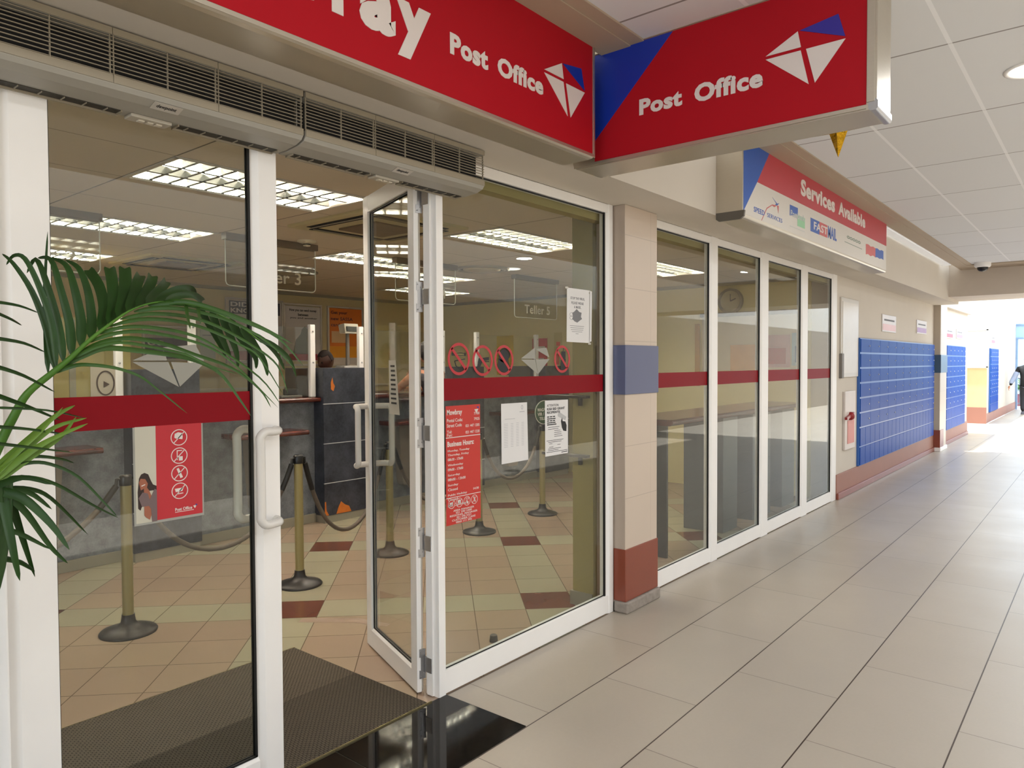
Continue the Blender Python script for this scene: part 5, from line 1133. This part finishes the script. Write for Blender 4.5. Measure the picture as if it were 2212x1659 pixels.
# ================================================================ potted palm beside the door
PALM = {"rachis":[[0.54,1.98,1.389],[0.577,1.961,1.483],[0.6,1.942,1.536],[0.643,1.922,1.581],[0.676,1.903,1.616],[0.71,1.884,1.657],[0.75,1.865,1.697],[0.79,1.845,1.732],[0.832,1.826,1.752],[0.874,1.807,1.757],[0.923,1.788,1.75],[0.974,1.768,1.73],[1.026,1.749,1.7],[1.067,1.73,1.664]],"up":[[0.014,[[0.641,1.934,1.584],[0.656,1.987,1.7],[0.673,2.04,1.794],[0.7,2.094,1.94]]],[0.0183,[[0.652,1.927,1.592],[0.652,1.967,1.683],[0.635,2.007,1.778],[0.61,2.047,1.845],[0.598,2.087,1.872]]],[0.0172,[[0.656,1.926,1.598],[0.659,1.958,1.699],[0.645,1.99,1.789],[0.627,2.022,1.856],[0.613,2.054,1.866],[0.606,2.086,1.846]]],[0.0204,[[0.669,1.919,1.609],[0.673,1.959,1.7],[0.663,1.999,1.802],[0.655,2.039,1.86],[0.647,2.079,1.829]]],[0.0226,[[0.684,1.911,1.625],[0.695,1.951,1.7],[0.69,1.991,1.792],[0.685,2.031,1.861],[0.669,2.071,1.868]]],[0.0247,[[0.701,1.902,1.646],[0.717,1.942,1.712],[0.718,1.982,1.794],[0.715,2.022,1.851],[0.693,2.062,1.871]]],[0.0247,[[0.719,1.893,1.664],[0.738,1.933,1.713],[0.746,1.973,1.784],[0.741,2.013,1.844],[0.726,2.053,1.867]]],[0.0247,[[0.736,1.884,1.683],[0.768,1.937,1.737],[0.78,1.991,1.799],[0.776,2.044,1.846]]],[0.0269,[[0.754,1.875,1.698],[0.787,1.928,1.749],[0.807,1.982,1.812],[0.823,2.035,1.854]]],[0.029,[[0.772,1.866,1.714],[0.807,1.919,1.762],[0.835,1.973,1.814],[0.857,2.026,1.856]]],[0.0258,[[0.79,1.857,1.729],[0.828,1.911,1.774],[0.862,1.964,1.816],[0.892,2.017,1.84]]],[0.0258,[[0.808,1.848,1.741],[0.849,1.902,1.775],[0.891,1.955,1.815],[0.92,2.008,1.84]]],[0.0236,[[0.827,1.839,1.749],[0.868,1.893,1.776],[0.917,1.946,1.807],[0.953,1.999,1.828]]],[0.0204,[[0.845,1.83,1.753],[0.887,1.87,1.778],[0.943,1.91,1.8],[0.995,1.95,1.807],[1.023,1.99,1.797]]],[0.0183,[[0.864,1.822,1.756],[0.919,1.875,1.778],[0.99,1.928,1.79],[1.046,1.982,1.78]]]],"lo":[[0.01,[[0.646,1.931,1.58],[0.682,1.894,1.6],[0.704,1.858,1.602],[0.746,1.821,1.594],[0.783,1.784,1.575],[0.808,1.748,1.544],[0.861,1.711,1.485]]],[0.015,[[0.662,1.922,1.595],[0.708,1.894,1.627],[0.744,1.867,1.642],[0.808,1.839,1.636],[0.897,1.812,1.622],[0.949,1.784,1.601],[0.979,1.757,1.571],[1.008,1.729,1.512],[1.023,1.702,1.47]]],[0.0088,[[0.679,1.913,1.611],[0.717,1.876,1.641],[0.765,1.84,1.655],[0.825,1.803,1.644],[0.887,1.766,1.627],[0.932,1.73,1.598],[0.981,1.693,1.577]]],[0.0125,[[0.692,1.906,1.627],[0.737,1.875,1.655],[0.788,1.843,1.666],[0.852,1.812,1.654],[0.917,1.781,1.627],[0.999,1.749,1.592],[1.058,1.718,1.537],[1.071,1.686,1.489]]],[0.01,[[0.714,1.895,1.655],[0.752,1.859,1.675],[0.801,1.822,1.682],[0.873,1.785,1.669],[0.937,1.749,1.645],[0.99,1.712,1.598],[1.084,1.675,1.489]]],[0.01,[[0.732,1.886,1.675],[0.77,1.85,1.691],[0.819,1.813,1.693],[0.892,1.776,1.679],[0.944,1.74,1.65],[1.049,1.703,1.568],[1.085,1.666,1.499]]],[0.01,[[0.754,1.875,1.694],[0.809,1.838,1.712],[0.882,1.802,1.71],[0.947,1.765,1.689],[1.013,1.728,1.651],[1.043,1.692,1.619],[1.085,1.655,1.526]]],[0.01,[[0.776,1.864,1.712],[0.826,1.827,1.726],[0.9,1.791,1.722],[0.965,1.754,1.698],[1.046,1.717,1.646],[1.089,1.681,1.597],[1.094,1.644,1.526]]],[0.0112,[[0.803,1.851,1.731],[0.851,1.807,1.741],[0.91,1.763,1.734],[0.983,1.719,1.709],[1.059,1.675,1.657],[1.111,1.631,1.585]]],[0.0125,[[0.831,1.837,1.747],[0.879,1.793,1.753],[0.939,1.749,1.739],[1.013,1.705,1.709],[1.078,1.661,1.669],[1.123,1.617,1.597]]],[0.0138,[[0.854,1.826,1.753],[0.891,1.771,1.756],[0.945,1.716,1.736],[1.025,1.661,1.697],[1.084,1.606,1.653]]],[0.0112,[[0.906,1.801,1.754],[0.854,1.691,1.719],[0.806,1.581,1.679]]],[0.0125,[[0.931,1.79,1.75],[0.876,1.68,1.719],[0.824,1.57,1.691]]]],"tip":[[0.0187,[[0.935,1.788,1.748],[0.968,1.805,1.706],[1.008,1.821,1.653],[1.033,1.838,1.623]]],[0.0213,[[0.96,1.777,1.739],[0.987,1.794,1.694],[1.021,1.81,1.641],[1.04,1.827,1.62]]],[0.0225,[[0.98,1.768,1.731],[1.014,1.785,1.682],[1.042,1.801,1.635],[1.057,1.818,1.592]]],[0.0238,[[1.0,1.759,1.719],[1.041,1.776,1.671],[1.091,1.792,1.623],[1.105,1.809,1.589]]],[0.025,[[1.026,1.748,1.701],[1.068,1.765,1.659],[1.112,1.781,1.61],[1.133,1.798,1.569]]],[0.0175,[[1.046,1.739,1.684],[1.104,1.756,1.659],[1.149,1.772,1.623],[1.181,1.789,1.584]]],[0.0163,[[1.062,1.732,1.668],[1.12,1.749,1.653],[1.181,1.766,1.616],[1.214,1.782,1.564]]]],"left":[[0.0075,[[0.48,1.75,1.731],[0.551,1.825,1.73],[0.613,1.9,1.721]]],[0.0075,[[0.479,1.75,1.713],[0.537,1.825,1.7],[0.579,1.9,1.691]]],[0.0088,[[0.478,1.75,1.658],[0.558,1.825,1.65],[0.625,1.9,1.631]]],[0.01,[[0.477,1.75,1.603],[0.556,1.825,1.58],[0.644,1.9,1.538]]],[0.0112,[[0.476,1.75,1.546],[0.564,1.825,1.512],[0.654,1.9,1.472]]],[0.0063,[[0.475,1.75,1.517],[0.599,1.825,1.502],[0.707,1.9,1.474]]],[0.0088,[[0.475,1.75,1.479],[0.563,1.825,1.463],[0.676,1.9,1.436]]],[0.0088,[[0.474,1.75,1.446],[0.562,1.825,1.424],[0.681,1.9,1.394]]]],"green":[[0.0175,[[0.513,1.9,1.367],[0.577,1.873,1.435],[0.625,1.847,1.487],[0.656,1.82,1.51]]],[0.0163,[[0.513,1.9,1.359],[0.577,1.873,1.419],[0.624,1.847,1.462],[0.68,1.82,1.48]]],[0.0187,[[0.513,1.9,1.345],[0.568,1.873,1.399],[0.615,1.847,1.435],[0.682,1.82,1.467]]],[0.015,[[0.513,1.9,1.337],[0.586,1.873,1.398],[0.633,1.847,1.437],[0.658,1.82,1.484]]],[0.0125,[[0.513,1.9,1.351],[0.559,1.873,1.411],[0.597,1.847,1.456],[0.631,1.82,1.507]]]],"dark":[[0.01,[[0.53,1.9,1.365],[0.577,1.876,1.383],[0.615,1.852,1.378],[0.663,1.828,1.345],[0.712,1.804,1.277],[0.725,1.78,1.251]]],[0.0112,[[0.53,1.9,1.35],[0.584,1.9,1.348],[0.64,1.9,1.325],[0.719,1.9,1.264],[0.777,1.9,1.223]]],[0.015,[[0.53,1.9,1.329],[0.596,1.94,1.316],[0.656,1.98,1.281],[0.752,2.02,1.168]]],[0.025,[[0.53,1.9,1.324],[0.562,1.86,1.309],[0.602,1.82,1.25],[0.624,1.78,1.193]]],[0.0175,[[0.547,1.9,1.311],[0.582,1.9,1.264],[0.627,1.9,1.181],[0.662,1.9,1.134]]],[0.02,[[0.547,1.9,1.311],[0.586,1.96,1.213],[0.631,2.02,1.087]]],[0.0225,[[0.534,1.9,1.318],[0.534,1.84,1.209],[0.528,1.78,1.146]]],[0.0163,[[0.511,1.9,1.247],[0.563,1.9,1.225],[0.627,1.9,1.174]]],[0.0175,[[0.509,1.9,1.184],[0.58,1.96,1.147],[0.631,2.02,1.101]]],[0.0175,[[0.521,1.9,1.336],[0.557,1.84,1.357],[0.592,1.78,1.342]]],[0.0175,[[0.521,1.9,1.327],[0.583,1.9,1.315],[0.631,1.9,1.267]]],[0.0112,[[0.531,1.9,1.386],[0.606,1.94,1.39],[0.678,1.98,1.374],[0.723,2.02,1.355]]]]}
o = thing('potted_palm', (.14, 1.86, 0), 'potted palm at the left edge, its long frond arching across the closed door leaf', 'potted palm')
MB().lathe([(.15, 0), (.19, .30), (.205, .32), (.205, .345), (.185, .345), (.18, .30), (.001, .295)], (.14, 1.86, 0.004), 36).build('pot', mat('dark brown planter', '3b2d25', .5), o)
MB().lathe([(.178, .30), (.10, .312), (.001, .318)], (.14, 1.86, .004), 24).build('soil', mat('dark potting soil', '1e1712', .95, var=.4, scale=60), o)
LEAF_D = m_leaf('deep green palm leaflets', '122a0c', '2c4f1a'); LEAF_M = m_leaf('mid green palm leaflets', '1d3a0c', '3f6420'); LEAF_L = m_leaf('fresh yellow green leaflets', '4a7020', '6f8c34')
STEM = m_leaf('green leaf stalk', '2f5712', '55802a')
R_ = [Vector(p) for p in PALM['rachis']]
fr = MB().tube(smooth_path([Vector((.20, 1.87, .50)), Vector((.38, 1.93, 1.05))]+R_, 4), [.0135*(1-min(.85, 1.35*k/60)) for k in range(4*(len(R_)+1)+1)], 10).build('frond_stalk', STEM, o)
m = MB()
for i_, (w_, P) in enumerate(PALM['up']): m.strip(P, w_, cut=i_ > 6, fold=.3)
for w_, P in PALM['tip']: m.strip(P, w_, fold=.3)
m.build('leaflets', LEAF_D, fr)
m = MB()
for w_, P in PALM['lo']: m.strip(P, w_*1.05, fold=.3)
m.build('leaflets', LEAF_M, fr)
m = MB()
for w_, P in PALM['left']: m.strip(P, w_, fold=.3)
m.build('frond', LEAF_D, o)
m = MB()
for w_, P in PALM['green']: m.strip(P, w_, fold=.3)
m.build('frond', LEAF_L, o)
m = MB()
for w_, P in PALM['dark']: m.strip(P, w_, fold=.3)
m.build('frond', LEAF_D, o)
m = MB()
for dx, dy, tx in ((.0, .0, .0), (.03, .02, .03), (-.04, .03, -.06), (.06, -.02, .05), (-.02, -.03, -.02)):
    m.tube(smooth_path([Vector((.14+dx, 1.86+dy, .31)), Vector((.26+dx, 1.88+dy, .7)), Vector((.44+tx*.5+dx*.5, 1.90, 1.06)), Vector((.52+tx*.3, 1.90, 1.22)), Vector((.53+tx*.3, 1.90, 1.34))], 4), [.018-.0005*k for k in range(17)], 10)
m.build('stem', LEAF_D, o)
# more fronds on the side away from the photo, so the plant is whole
for k in range(3):
    a = math.radians(165+k*22); d = Vector((math.cos(a), math.sin(a), 0)); b0 = Vector((.30, 1.88, .8)); P = [b0, b0+d*.15+Vector((0, 0, .45)), b0+d*.40+Vector((0, 0, .62)), b0+d*.62+Vector((0, 0, .48))]
    if a > math.radians(300): P = [b0, b0+d*.1+Vector((0, 0, .1)), b0+d*.22+Vector((0, 0, .1)), b0+d*.32]
    m = MB(); m.tube(smooth_path(P, 4), .006, 8); Q = smooth_path(P, 6)
    for i in range(4, len(Q)-1):
        t = (Q[i+1]-Q[i]).normalized(); s = t.cross(Vector((0, 0, 1))).normalized()
        for sg in (-1, 1): q = Q[i]; m.strip([q, q+s*sg*.09+t*.06+Vector((0, 0, .01)), q+s*sg*.17+t*.13-Vector((0, 0, .10))], .018, side=(0, 0, 1))
    m.build('frond', LEAF_D, o)
